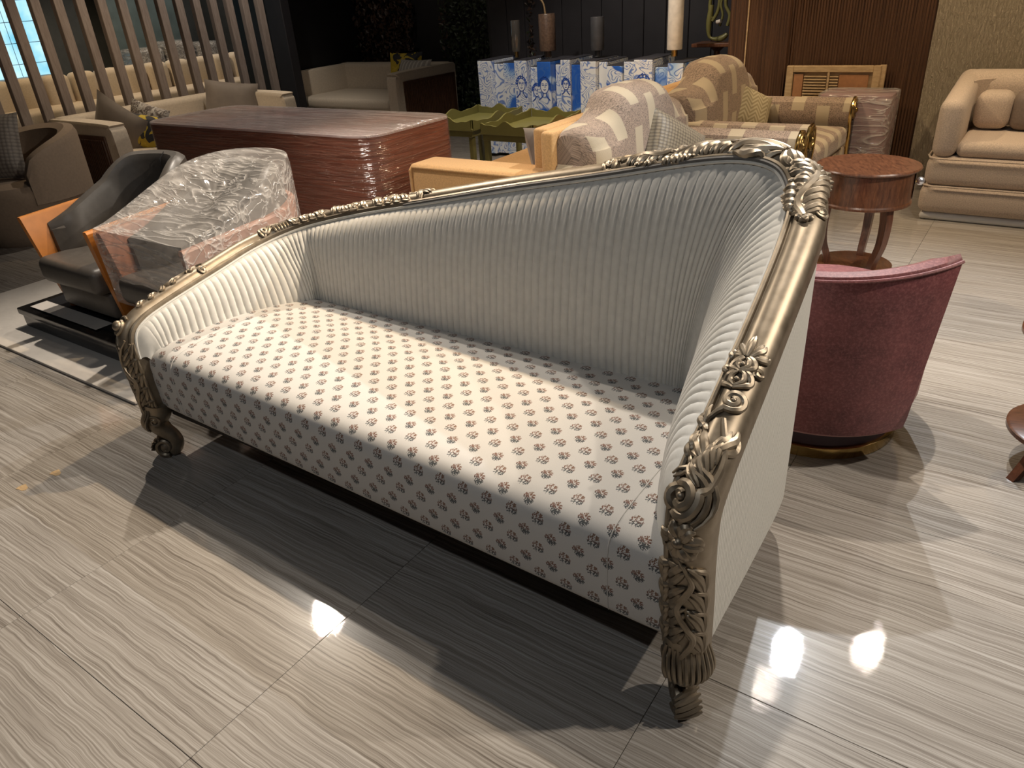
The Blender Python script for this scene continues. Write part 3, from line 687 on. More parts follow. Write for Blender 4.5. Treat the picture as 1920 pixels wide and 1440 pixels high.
# piping along the rail
mb = MB(); P = []
for k in range(241):
    s = s0+(s1-s0)*k/240; T0, inw = tp(s); P.append(T0+inw*.002+Vector((0, 0, .002)))
mb.tube(P, .0048, 6); cobj('piping', mb, 'ivory_velvet')
mb = MB(); P = []  # dark strip standing in for the shadow gap below the gilt rail
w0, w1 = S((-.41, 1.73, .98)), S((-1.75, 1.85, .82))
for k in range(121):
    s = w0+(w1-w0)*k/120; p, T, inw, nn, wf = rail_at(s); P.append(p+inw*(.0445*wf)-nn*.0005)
mb.tube(P, [.0062*math.sin(PI*(.06+.88*k/120))**.3 for k in range(121)], 6); cobj('shade_gap_strip', mb, 'shade_gap_grey')
# outside panel (fluted fabric) round the arms and the back
q0, q1 = S((-.385, 1.045, .55)), S((-2.42, 1.088, .50)); cols = []; uvs = []
KP = 260; dist = 0; prev = None
for k in range(KP+1):
    s = q0+(q1-q0)*k/KP; p, T, inw, nn, wf = rail_at(s); top = p-inw*(.036*wf)-nn*.02; b_ = p-inw*(.036*wf)
    top.y = max(top.y, 1.092); b_.y = max(b_.y, 1.092)
    if prev is not None: dist += Vector((b_.x-prev.x, b_.y-prev.y, 0)).length
    prev = b_.copy(); zb = .185
    c = []; u = []
    for j in range(7):
        t = j/6; c.append(Vector((b_.x, b_.y, 0))*1.0+Vector((0, 0, lerp(top.z, zb, t)))-Vector((-inw.x, -inw.y, 0))*(0)); u.append((dist, t))
    c.append(Vector((b_.x, b_.y, zb))+inw*.05); u.append((dist, 1.1)); cols.append(c); uvs.append(u)
mb = MB(); mb.grid(cols, uvs=uvs); cobj('outside_panel', mb, 'cord')
# seat
XL, XR = -2.385, -.418; cols = []; uvs = []
pr_ = [(1.76, .425), (1.70, .440), (1.6, .447), (1.45, .450), (1.3, .448), (1.2, .444), (1.13, .438), (1.095, .430), (1.075, .417), (1.063, .398), (1.058, .37), (1.057, .31), (1.058, .26), (1.060, .225), (1.064, .212), (1.072, .206), (1.10, .204), (1.4, .204), (1.74, .204)]
for k in range(61):
    x = lerp(XL, XR, k/60); e = min(1, min(x-XL, XR-x)/.10); e = math.sqrt(max(0, 1-(1-e)**2)); c = []; u = []; d = 0; last = None
    for i, (y, z) in enumerate(pr_):
        yy = y+(1-e)*.004*(1 if y < 1.12 else 0); zz = z-(1-e)*.004*(1 if z > .35 else 0)
        if last: d += math.hypot(y-last[0], z-last[1])
        last = (y, z); c.append((x, yy+(.024*(XR-x) if y < 1.5 else 0), zz)); u.append((x, -d))
    cols.append(c); uvs.append(u)
mb = MB(); mb.grid(cols, uvs=uvs); cobj('seat', mb, 'floral')
for xs, xt in ((-.60, -.565), (-2.21, -2.24)):
    mb = MB(); P = []
    for i, (y, z) in enumerate(pr_[1:15]):
        f = max(0, (1.70-y)/.62); P.append((lerp(xs-.05*(1 if xs > -1 else -1)*-1, xt, f), y+(.024*(XR-xt) if y < 1.5 else 0), z+.0002))
    mb.tube(cr([tuple(p) for p in P], 3), .0016, 5); cobj('seat_seam', mb, 'floral')
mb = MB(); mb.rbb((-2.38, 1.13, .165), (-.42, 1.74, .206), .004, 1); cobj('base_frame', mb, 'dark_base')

# ------------------------------------------------------------------ soft-furniture helpers
def pillow_mb(w_, h_, t_, n=14, pinch=.06):
    mb = MB()
    for sd in (-1, 1):
        rows, uvs = [], []
        for i in range(n+1):
            r, u = [], []
            for j in range(n+1):
                a, b_ = 2*i/n-1, 2*j/n-1
                th = (max(0, 1-a**4)*max(0, 1-b_**4))**.6*(1-.25*(a*a+b_*b_)/2)
                kx = 1-pinch*(1-b_*b_)*a*a; kz = 1-pinch*(1-a*a)*b_*b_
                x, z = a*w_/2*(1-pinch*(1-a*a)*0-pinch*(1-b_*b_)), b_*h_/2*(1-pinch*(1-a*a))
                r.append((x, sd*th*t_/2, z+h_/2)); u.append((x, z))
            rows.append(r); uvs.append(u)
        mb.grid(rows, uvs=uvs, flip=sd > 0)
    return mb
def pillow(label, w_, h_, t_, mat, loc, rot, name='throw_pillow', group=None, cat='pillow'):
    return tag(obj(name, pillow_mb(w_, h_, t_), mat, None, True, loc, rot, merge=True), label, cat, group)
def box_uv(mb, s=1.0):
    # simple planar uv from the dominant position axes (metres)
    for i, p in enumerate(mb.v): mb.uv[i] = (p[0]*s+p[1]*s, p[2]*s)
    return mb

# ------------------------------------------------------------------ rose swivel chair behind the chaise
rc = thing('swivel_chair', 'dusty rose velvet barrel swivel chair on a brass plinth, back turned', 'chair', (-.47, 2.46, 0), 0)
obj('brass_plinth', MB().lathe([(0, 0), (.272, 0), (.275, .004), (.275, .040), (.268, .045), (0, .045)], n=48), 'brass', rc)
obj('plinth_band', MB().lathe([(.264, .045), (.264, .142), (0, .142)], n=40), 'plum_band', rc)
obj('barrel', MB().lathe([(.10, .135), (.285, .137), (.31, .145), (.318, .18), (.322, .28), (.325, .36), (.315, .40), (.26, .415), (0, .42)], n=48), 'rose_velvet', rc)
mb = MB(); rows = []
A0, A1 = math.radians(-158), math.radians(-31)
for k in range(49):
    a = lerp(A0, A1, k/48); e = min(1, min(k, 48-k)/3); top = .685+.045*((k/48-.35)/.65)**2; th = .062*(.45+.55*e)
    ro = lambda z: (.366+.055*(z-.16)/.5) if z > .16 else (.345 if z < .14 else .362)
    r = []
    for z in (.135, .150, .19, .30, .42, .54, .63, top-.012): r.append((ro(z)*math.cos(a), ro(z)*math.sin(a), z))
    rt_ = ro(top); r += [((rt_-.008)*math.cos(a), (rt_-.008)*math.sin(a), top), ((rt_-th*.5)*math.cos(a), (rt_-th*.5)*math.sin(a), top+.008), ((rt_-th+.008)*math.cos(a), (rt_-th+.008)*math.sin(a), top)]
    for z in (top-.014, .60, .48, .30, .15): r.append(((ro(z)-th-.012)*math.cos(a), (ro(z)-th-.012)*math.sin(a), z))
    rows.append(r)
mb.grid(rows, closed=True); nr = len(rows[0]); mb.f.append(tuple(range(nr))); mb.f.append(tuple(48*nr+j for j in range(nr))); obj('backrest', mb, 'rose_velvet', rc)
mb = MB(); P = [((.366+.055*(.52+.05*((k/48-.35)/.65)**2)/.5)*math.cos(lerp(A0, A1, k/48)), (.366+.055*(.52+.05*((k/48-.35)/.65)**2)/.5)*math.sin(lerp(A0, A1, k/48)), .674+.045*((k/48-.35)/.65)**2) for k in range(49)]
mb.tube(P, .005, 6); obj('piping', mb, 'rose_velvet', rc)
obj('seat_cushion', MB().lathe([(0, .405), (.26, .41), (.285, .43), (.285, .47), (.26, .495), (0, .505)], n=40), 'rose_velvet', rc)

# ------------------------------------------------------------------ round walnut side tables
def side_table(label, loc, rz):
    t = thing('side_table', label, 'table', loc, rz, 'round walnut side tables')
    obj('table_top', MB().lathe([(0, .603), (.218, .603), (.226, .608), (.228, .614), (.224, .620), (0, .621)], n=56), 'walnut', t)
    obj('apron', MB().lathe([(.195, .603), (.202, .598), (.204, .465), (.210, .458), (.210, .448), (.198, .445), (0, .445)], n=56), 'walnut', t)
    dr = obj('drawer_front', MB().lathe([(.2055, .592), (.2085, .590), (.2085, .474), (.2055, .472)], n=12, a0=-.42, a1=.42), 'walnut', t)
    k = MB(); k.tube([(.205, 0, .535), (.228, 0, .535)], .006, 8); obj('knob_stem', k, 'brass', dr)
    k = MB(); k.ball((.240, 0, .535), .019, 8); obj('crystal_knob', k, 'crystal', dr)
    for q in range(3):
        a = math.radians(-60.5+120*q); mb = MB(); c, s_ = math.cos(a), math.sin(a)
        pts = cr([(.155, .45), (.163, .36), (.155, .26), (.125, .17), (.125, .11), (.155, .05), (.19, .0)], 5)
        rows = []
        for r, z in pts:
            w2, d2 = .013+.007*(z/.45), .013+.008*(z/.45)
            rows.append([(r*c+i*d2*c-j*w2*s_, r*s_+i*d2*s_+j*w2*c, z) for i, j in ((-1, -1), (1, -1), (1, 1), (-1, 1))])
        mb.grid(rows, closed=True); mb.f.append((0, 1, 2, 3)); n_ = len(rows)*4; mb.f.append((n_-1, n_-2, n_-3, n_-4)); obj('leg', mb, 'walnut_leg', t, True)
    obj('lower_shelf', MB().lathe([(0, .118), (.172, .118), (.180, .123), (.180, .136), (.172, .141), (0, .141)], n=44), 'walnut', t)
    return t
side_table('round walnut side table with a crystal knob, behind the rose swivel chair', (-.645, 3.79, 0), math.radians(25))
t2 = dup([o for o in bpy.data.objects if o.name == 'side_table'][0], (.285, 2.52, 0), math.radians(-70), 'round walnut side table cut by the right edge of the picture')

# ------------------------------------------------------------------ beige boucle sofa at right
bs = thing('boucle_sofa', 'beige boucle rounded sofa against the textured wallpaper wall', 'sofa', (-.56, 5.14, 0))
W_ = 2.1
obj('plinth', MB().rbb((.02, .02, 0), (W_, .86, .045), .02), 'white_plastic', bs)
obj('base_band', MB().rbb((.0, .0, .045), (W_, .88, .215), .05, 4), 'beige_boucle', bs)
obj('front_rail', MB().rbb((.006, .006, .212), (W_, .87, .385), .05, 4), 'beige_boucle', bs)
mb = MB(); mb.rbb((.015, .01, .375), (.15, .86, .71), .06, 5); mb.v = [(x, y, z+(max(0, y-.1)*.11 if z > .5 else 0)) for x, y, z in mb.v]; obj('armrest', mb, 'beige_boucle', bs)
mb = MB(); mb.rbb((.03, .62, .375), (W_, .88, .79), .09, 5); obj('backrest', mb, 'beige_boucle', bs)
mb = MB(); rows = []
for k in range(9):
    a = PI/2*k/8; rows.append([(.13+.14-.14*math.cos(a)*1.0, .50+.14*math.sin(a), z) for z in (.45, .55, .65, .75)]+[(.10, .66, .75), (.10, .66, .45)])
mb.grid(rows, closed=True); obj('corner_fill', mb, 'beige_boucle', bs)
obj('seat_cushion', MB().rbb((.145, .03, .378), (W_, .70, .475), .045, 4), 'beige_boucle', bs)
mb = MB(); mb.tube([(W_, -.003, .378), (.06, -.003, .378), (.02, .03, .378), (.004, .1, .378), (.004, .8, .378)], .006, 6); obj('piping', mb, 'beige_boucle', bs)
mb = MB(); mb.tube([(W_, -.004, .214), (.06, -.004, .214), (.015, .03, .214), (-.002, .1, .214), (-.002, .8, .214)], .006, 6); obj('piping', mb, 'beige_boucle', bs)
bol = thing('bolster', 'beige and brown bolster cushion lying along the boucle sofa back', 'pillow', (-.395, 5.645, .475))
obj('bolster_end', MB().rbb((0, -.10, .004), (.20, .10, .225), .06, 4), 'beige_boucle', bol)
plain('mocha_linen', (.20, .155, .125), .75, var=.12, nscale=90)
obj('bolster_band', MB().rbb((.195, -.102, .002), (1.1, .102, .228), .06, 4), 'mocha_linen', bol)

# ------------------------------------------------------------------ tan sofa with its back to the plaid chairs
ts = thing('tan_sofa', 'golden tan woven sofa with piped square arm behind the chaise', 'sofa', (-2.96, 3.15, 0))
obj('armrest', MB().rbb((0, 0, .14), (.86, .24, .60), .035, 4), 'tan_weave', ts)
mb = MB(); mb.tube([(.02, -.002, .18), (.016, -.002, .55), (.03, -.001, .583), (.83, -.001, .583), (.845, -.002, .55)], .006, 6); obj('piping', mb, 'tan_weave', ts)
mb = MB(); mb.tube([(-.002, .22, .18), (-.002, .22, .56), (-.002, .19, .585), (-.002, .04, .585), (-.002, .012, .56), (-.002, .012, .18)], .006, 6); obj('piping', mb, 'tan_weave', ts)
obj('backrest', MB().rbb((.765, .15, .14), (.858, 2.62, .80), .02, 3), 'tan_weave', ts)
obj('seat_base', MB().rbb((.05, .24, .14), (.76, 2.42, .33), .03), 'tan_weave', ts)
obj('seat_cushion', MB().rbb((.02, .245, .33), (.76, 1.32, .47), .045, 4), 'tan_weave', ts)
obj('seat_cushion', MB().rbb((.02, 1.33, .33), (.76, 2.40, .47), .045, 4), 'tan_weave', ts)
obj('armrest', MB().rbb((0, 2.40, .14), (.86, 2.64, .60), .035, 4), 'tan_weave', ts)
for x in (.08, .80):
    for y in (.08, 2.55): obj('leg', MB().lathe([(.022, 0), (.03, .14)], (x, y, 0), 12), 'walnut_leg', ts)
pillow('soft taupe cushion leaning on the golden tan sofa', .40, .26, .15, 'taupe_velvet', (-2.36, 3.80, .47), (math.radians(-22), math.radians(6), math.radians(80)))

# ------------------------------------------------------------------ plaid armchairs
def plaid_chair(label, loc, L_):
    t = thing('plaid_armchair', label, 'armchair', loc, 0, 'plaid armchairs with gilt scroll arms')
    obj('seat_base', box_uv(MB().rbb((.10, .02, .10), (.98, L_-.02, .34), .03)), 'plaid', t)
    obj('seat_cushion', box_uv(MB().rbb((.25, .20, .34), (1.0, L_-.20, .48), .05, 4)), 'plaid', t)
    bk = MB(); bk.rbb((0, .02, .10), (.075, L_-.02, .80), .02, 3); obj('backrest', box_uv(bk), 'tan_weave', t)
    # shaped back cushion: high in the middle with stepped shoulders
    mb = MB(); rows = []; uvs = []; y0, y1 = .06, L_-.02
    for i in range(57):
        u = i/56; y = lerp(y0, y1, u); e = (max(0, 1-abs(2*u-1)**9))**.5
        c = .5+.5*math.cos(PI*max(-1, min(1, (u-.5)/.46)))
        top = .70+.235*(max(0, min(1, (.30-abs(u-.5))/.10+.5)))*1.0-.0+.03*e; top = lerp(.80, .905, 1/(1+math.exp((abs(u-.5)-.25)/.022)))+.035*e-.02*abs(2*u-1)**2+.02*(1-abs(2*u-1))
        thk = .13+.11*e; r = []; uu = []
        pr_ = [(.078, .46), (.078, .62), (.078, top-.05), (.095, top-.01), (.08+thk*.45, top), (.08+thk*.8, top-.03), (.08+thk, top-.10), (.08+thk*1.08, .70), (.08+thk*1.1, .58), (.08+thk, .48), (.13, .45)]
        pr_ = cr(pr_, 3); d = 0; last = None
        for x, z in pr_:
            if last: d += math.hypot(x-last[0], z-last[1])
            last = (x, z); r.append((x, y, z)); uu.append((y, d))
        uu = [(a, d-b_) for a, b_ in uu]; rows.append(r); uvs.append(uu)
    mb.grid(rows, closed=False, uvs=uvs); m0 = len(rows[0]); mb.f.append(tuple(range(m0))); mb.f.append(tuple(56*m0+j for j in range(m0))); obj('back_cushion', mb, 'plaid', t)
    for y, sd in ((.09, -1), (L_-.09, 1)):
        # rolled arm: fat roll on a slimmer panel, scrolled gilt facing at the front
        mb = MB(); prof = [(-.055, .12), (-.055, .44), (-.080, .49), (-.088, .56), (-.070, .615), (-.02, .645), (.04, .635), (.075, .59), (.08, .53), (.055, .47), (.05, .42), (.05, .12)]
        rows, uvs = [], []
        for i in range(9):
            x = lerp(.08, .985, i/8); d = 0; last = None; r, uu = [], []
            for a, z in prof:
                a *= sd*1.0
                if last: d += math.hypot(a-last[0], z-last[1])
                last = (a, z); r.append((x, y+a, z)); uu.append((x, d))
            rows.append(r); uvs.append(uu)
        mb.grid(rows, uvs=uvs); n_ = len(prof); mb.f.append(tuple(range(n_))); mb.f.append(tuple(8*n_+j for j in range(n_))); ar = obj('rolled_arm', mb, 'plaid', t)
        f = MB(); f.tube([(.99, y+a*sd, z) for a, z in prof], .011, 8); obj('gilt_edge', f, 'brass', ar)
        sp = MB(); pts = []
        for k in range(30):
            a = k*.42; rr = .068*(1-k/36); pts.append((.995, y+rr*math.cos(a)*sd, .565+rr*math.sin(a)))
        sp.tube(pts, .011, 7); sp.ball((1.0, y, .565), .018, 7); obj('gilt_scroll', sp, 'dark_brass', ar)
        fp = MB(); fp.rbb((.975, y-.05, .10), (.998, y+.05, .50), .01); obj('facing', fp, 'black_gloss', ar)
    for x in (.12, .90):
        for y in (.08, L_-.08): obj('foot', MB().lathe([(.018, 0), (.03, .05), (.028, .10)], (x, y, 0), 12), 'dark_brass', t)
    return t
pc = plaid_chair('plaid armchair nearer the chaise with a quilted taupe cushion on it', (-2.098, 3.20, 0), 1.26)
dup(pc, (-2.098, 4.47, 0), 0, 'plaid armchair further back with a chevron cushion on it')
pillow('quilted taupe satin cushion slumped on the nearer plaid armchair', .42, .38, .16, 'quilted_taupe', (-1.64, 3.80, .44), (math.radians(-26), math.radians(30), math.radians(58)))
pillow('gold chevron cushion propped on the further plaid armchair', .34, .31, .14, 'chevron', (-1.72, 5.26, .46), (math.radians(-24), math.radians(26), math.radians(50)))

# ------------------------------------------------------------------ long wrapped block
wbk = thing('wrapped_cabinet', 'long low furniture block wrapped in rust tinted stretch film', 'wrapped furniture', (-5.54, 3.08, 0))
def rounded_slab(x0, y0, x1, y1, z0, z1, r, er=.012, seg=8):
    out = []
    for cx, cy, a0 in ((x1-r, y0+r, -PI/2), (x1-r, y1-r, 0), (x0+r, y1-r, PI/2), (x0+r, y0+r, PI)):
        for k in range(seg+1):
            a = a0+PI/2*k/seg; out.append((cx, cy, math.cos(a), math.sin(a)))
    mb = MB(); rows = []
    for ins, z in ((0, z0), (0, (z0+z1)*.5), (0, z1-er), (er*.3, z1-er*.3), (er, z1)): rows.append([(cx+(r-ins)*a, cy+(r-ins)*b_, z) for cx, cy, a, b_ in out])
    mb.grid(rows, closed=True); n_ = len(out); mb.f.append(tuple(4*n_+k for k in range(n_))); mb.f.append(tuple(range(n_))[::-1]); return mb
obj('body', rounded_slab(0, .02, 2.35, .84, .02, .735, .16), 'wrap_rust', wbk, merge=True)
obj('film_side', rounded_slab(-.006, .014, 2.356, .846, .012, .728, .165), 'film_tight', wbk)
mb = rounded_slab(-.004, .016, 2.354, .844, .73, .745, .165, .01); obj('film_top', mb, 'film_top', wbk)

# ------------------------------------------------------------------ tub chairs on a black tray, on an off-white sheet
tag(obj('floor_sheet', MB().rbb((-5.0, 1.24, 0), (-2.90, 3.0, .016), .008, 2), 'off_white_sheet'), 'off-white protective sheet lying on the floor under the tub chairs', 'sheet')
tray = thing('display_tray', 'black low tray platform holding two tub chairs', 'platform', (-4.27, 1.42, .016))
obj('tray_base', MB().rbb((0, .012, 0), (1.85, 1.10, .085), .006, 2), 'black_gloss', tray)
obj('tray_rim', MB().rbb((-.012, 0, .072), (1.87, 1.112, .108), .006, 2), 'black_gloss', tray)
obj('tray_deck', MB().rbb((.05, .07, .10), (1.80, 1.05, .114), .004, 2), 'black_paint', tray)
tag(obj('paper_strip', MB().rbb((-4.20, 1.458, .1305), (-3.54, 1.545, .1325), .0006, 1), 'off_white_sheet'), 'white paper strip lying on the black tray edge', 'paper')
def u_path(w_, d_, n=16):
    r = w_/2; pts = [(-r, -d_/2+(d_-r)*k/8) for k in range(8)]
    pts += [(-r*math.cos(PI*k/(2*n)), d_/2-r+r*math.sin(PI*k/(2*n))) for k in range(2*n+1)]
    pts += [(r, d_/2-r-(d_-r)*k/8) for k in range(1, 9)]
    return pts
def tub_chair(name, label, loc, shell_mat, rz=0, film=False):
    t = thing(name, label, 'armchair', loc, rz)
    w_, d_ = .66, .76; U = u_path(w_, d_); n_ = len(U)
    def fr(i): return 1-abs(2*i/(n_-1)-1)           # 0 at the fronts, 1 at the back
    mb = MB(); rows = []
    for i, (x, y) in enumerate(U):
        f = fr(i); top = .485+.05*min(1, f*1.6); L2 = math.hypot(x, y-.0) or 1
        j0, j1 = U[max(i-1, 0)], U[min(i+1, n_-1)]; tx, ty = j1[0]-j0[0], j1[1]-j0[1]; tl = math.hypot(tx, ty); nx, ny = -ty/tl, tx/tl   # outward
        def P(off, z, k): return ((x+nx*off)*k, (y+ny*off)*k+.03*(1-k)*5*(1-f), z)
        rows.append([P(0, .0, .86), P(0, .25, .94), P(0, top-.01, 1.0), P(-.008, top, 1.0), P(-.03, top, 1.0), P(-.038, top-.01, 1.0), P(-.035, .25, .94), P(-.035, .0, .86)])
    mb.grid(rows, closed=True); m_ = 8; mb.f.append(tuple(range(m_))); mb.f.append(tuple((n_-1)*m_+k for k in range(m_))); obj('shell', mb, shell_mat, t)
    mb = MB(); rows = []
    for i, (x, y) in enumerate(U):
        if i < 2 or i > n_-3: continue
        f = fr(i); f2 = max(0, min(1, (f-.05)/.62)); hz = .41+.275*math.sin(f2*PI/2)**1.15
        j0, j1 = U[max(i-1, 0)], U[min(i+1, n_-1)]; tx, ty = j1[0]-j0[0], j1[1]-j0[1]; tl = math.hypot(tx, ty); nx, ny = -ty/tl, tx/tl
        e = min(1, (min(i-2, n_-3-i)+.6)/2.5)
        def P(off, z): return (x+nx*off, y+ny*off, z)
        a, b_ = -.036, -.036-.085*e
        rows.append([P(a, .24), P(a, hz-.05), P(a-.006, hz-.015), P(a-.024*e, hz), P((a+b_)/2, hz+.006), P(b_+.012*e, hz-.006), P(b_, hz-.04), P(b_-.012, .40), P(b_-.03, .26)])
    mb.grid(rows, closed=True); m_ = 9; mb.f.append(tuple(range(m_))); mb.f.append(tuple((len(rows)-1)*m_+k for k in range(m_))); obj('backrest', mb, 'grey_leather', t)
    mb = MB(); mb.tube([(0, .205, .42), (0, .222, .55), (0, .245, .66), (0, .275, .688)], .002, 5); obj('back_seam', mb, 'black_paint', t)
    obj('seat', MB().rbb((-.265, -.40, .165), (.265, .24, .295), .04, 4), 'grey_leather', t)
    obj('seat_base', MB().rbb((-.25, -.34, .03), (.25, .24, .165), .02, 3), 'grey_leather', t)
    if film:
        ring = [(x*1.02, y*1.02) for x, y in U]+[(lerp(w_/2, -w_/2, k/9)*1.0, -d_/2*1.03) for k in range(1, 9)]
        def hz(y): u = max(0, min(1, (y+d_/2)/d_)); return .505+.215*math.sin(u*PI/2)**1.25
        mb = MB(); rows = []
        for z in (.16, .26, .36): rows.append([(x*(1.0-(.36-z)*.10), y*(1.0-(.36-z)*.10)+.004*math.sin(x*60+z*40), z) for x, y in ring])
        rows.append([(x*1.005, y*1.005, hz(y)-.035) for x, y in ring]); rows.append([(x*.99, y*.99, hz(y)) for x, y in ring])
        for k in (.9, .78, .6, .4, .2, .04):
            rows.append([(x*k, y*k+.02*(1-k), hz(y*k)+.006-.09*(1-k)**2+.004*math.sin(x*23)*math.sin(y*31)) for x, y in ring])
        mb.grid(rows, closed=True); mb.f.append(tuple((len(rows)-1)*len(ring)+k for k in range(len(ring)))); obj('stretch_film', mb, 'film', t)
    return t
tub_chair('tub_chair', 'tub chair with orange leather shell and dark grey leather inside', (-3.72, 1.88, .130), 'orange_leather')
tub_chair('wrapped_tub_chair', 'tub chair wrapped in crinkled clear stretch film beside the carved arm', (-3.02, 1.90, .130), 'brown_leather', film=True)

# ------------------------------------------------------------------ left side: barrel chair, slat-sided sofas
lb = thing('barrel_chair', 'beige barrel chair cut by the left edge of the picture', 'chair', (-6.22, 2.42, 0), math.radians(-35))
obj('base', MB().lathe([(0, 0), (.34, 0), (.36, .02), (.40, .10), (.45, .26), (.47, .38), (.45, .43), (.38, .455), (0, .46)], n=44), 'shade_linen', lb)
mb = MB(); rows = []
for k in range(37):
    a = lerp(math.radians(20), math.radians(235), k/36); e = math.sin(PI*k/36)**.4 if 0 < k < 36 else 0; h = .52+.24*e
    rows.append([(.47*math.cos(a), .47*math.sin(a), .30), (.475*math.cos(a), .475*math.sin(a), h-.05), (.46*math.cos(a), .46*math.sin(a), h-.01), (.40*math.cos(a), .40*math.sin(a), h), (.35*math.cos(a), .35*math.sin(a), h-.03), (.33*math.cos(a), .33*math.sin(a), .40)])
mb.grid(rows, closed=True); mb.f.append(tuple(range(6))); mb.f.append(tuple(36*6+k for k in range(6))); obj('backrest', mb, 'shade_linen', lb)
pillow('mottled grey fur cushion on the beige barrel chair', .48, .46, .18, 'leopard_grey', (-6.12, 2.22, .46), (math.radians(-20), 0, math.radians(40)))
def slat_sofa(label, loc, rz, L_, D_, z_arm, fab, group):
    # faces -Y locally, back at +Y, curved arms with wooden slat panels outside
    t = thing('slat_side_sofa', label, 'sofa', loc, rz, group)
    obj('seat_base', MB().rbb((.10, .04, .10), (L_-.10, D_-.05, .32), .03), fab, t)
    obj('seat_cushion', MB().rbb((.15, .0, .32), (L_-.15, D_-.2, .45), .05, 4), fab, t)
    obj('backrest', MB().rbb((.02, D_-.18, .12), (L_-.02, D_, z_arm+.02), .05, 4), fab, t)
    for x0, sx in ((0, 1), (L_, -1)):
        mb = MB(); xs = sorted((x0, x0+sx*.15)); 
        rows = []
        prof = cr([(.0, .14), (.0, z_arm-.12), (.03, z_arm-.03), (.11, z_arm), (D_-.02, z_arm+.01)], 6)
        for w2 in (0, .012, .075, .138, .15):
            ins = .02 if w2 in (0, .15) else 0
            rows.append([(x0+sx*w2, y+ins, z-ins) for y, z in prof]+[(x0+sx*w2, D_-.02, .12)])
        mb.grid(rows); nn_ = len(rows[0]); mb.f.append(tuple(range(nn_))); mb.f.append(tuple(4*nn_+k for k in range(nn_))); ar = obj('armrest', mb, fab, t)
        obj('side_frame', MB().rbb((x0-sx*.016 if sx > 0 else x0+.0, .10, .10), (x0+.002 if sx > 0 else x0+.018, D_-.04, z_arm-.09), .006, 2), 'tambour', ar)
        m = int((D_-.2)/.028)
        sl = MB().rbb((-.008, -.009, .13), (.008, .009, z_arm-.12), .006, 2).mesh('side_slat', 'tambour')
        for k in range(m): link('side_slat', sl, ar, (x0-sx*.022, .12+k*.028, 0))
    for x in (.10, L_-.10):
        for y in (.10, D_-.10): obj('leg', MB().lathe([(.02, 0), (.026, .12)], (x, y, 0), 10), 'walnut_leg', t)
    return t
# long sofa on the left faces +X: local -Y -> +X
slat_sofa('cream sofa with slatted wooden arm side, standing before the slat screen at left', (-6.10, 3.14, 0), math.radians(90), 1.90, .98, .69, 'cream_linen', None)
slat_sofa('beige sofa with slatted wooden sides in the dark corner by the foliage wall', (-7.58, 6.16, 0), 0, 1.78, 1.02, .715, 'cream_linen', None)
pillow('large plain taupe cushion leaning on the slatted arm of the left cream sofa', .58, .48, .13, 'taupe_velvet', (-6.60, 3.37, .36), (math.radians(-8), math.radians(26), math.radians(8)))
pillow('grey floral cushion between the taupe and the yellow cushion', .38, .34, .11, 'grey_flower', (-6.50, 3.62, .44), (math.radians(-14), math.radians(18), math.radians(20)))
pillow('yellow and black flower cushion on the left cream sofa', .34, .28, .11, 'yellow_flower', (-6.27, 3.46, .44), (math.radians(-14), math.radians(12), math.radians(26)))
pillow('flat taupe cushion at the far end of the left cream sofa', .50, .44, .16, 'taupe_velvet', (-6.62, 4.62, .40), (math.radians(-20), math.radians(10), math.radians(50)))
pillow('black and yellow flower cushion on the beige corner sofa', .44, .42, .15, 'yellow_flower', (-6.38, 6.92, .445), (math.radians(-16), 0, math.radians(12)))
pillow('grey striped cushion in front of the flower cushion', .50, .38, .16, 'striped_grey', (-6.12, 6.70, .445), (math.radians(-26), 0, math.radians(-4)))

# ------------------------------------------------------------------ slat screen, column, far cream banquette, window
scr = thing('slat_screen', 'grey-brown vertical slat room divider at left', 'screen', (-7.36, 2.5, 0))
slm = MB().rbb((-.032, -.040, 0), (.032, .040, CEIL-.06), .004, 1).mesh('slat', 'slat_wood', False)
for k in range(17): link('slat', slm, scr, (0, .2+k*.195, .05))
obj('bottom_rail', MB().rbb((-.07, .1, 0), (.07, 3.42, .06), .004, 1), 'slat_wood', scr, False)
struct('trim_2', MB().rbb((-7.62, 5.98, 0), (-7.2, 6.10, CEIL), .006, 1), 'charcoal_paint')
struct('wall_corner', MB().bbox((-8.25, 6.10, 0), (-7.62, 7.7, CEIL)), 'black_paint')
bq = thing('cream_banquette', 'long cream channel-back banquette seen through the slat screen', 'sofa', (-11.1, 3.9, 0))
for k in range(12):
    obj('back_channel', MB().rbb((-.12, k*.37, .34), (.12, k*.37+.34, .80), .08, 4), 'cream_linen', bq)
obj('back_board', MB().rbb((-.20, -.02, .05), (-.10, 4.44, .66), .01, 1), 'brown_leather', bq)
obj('seat', MB().rbb((-.1, 0, .12), (.62, 4.42, .44), .05, 3), 'cream_linen', bq)
obj('front_board', MB().rbb((-.1, 0, .0), (.58, 4.42, .12), .01, 1), 'tambour', bq)
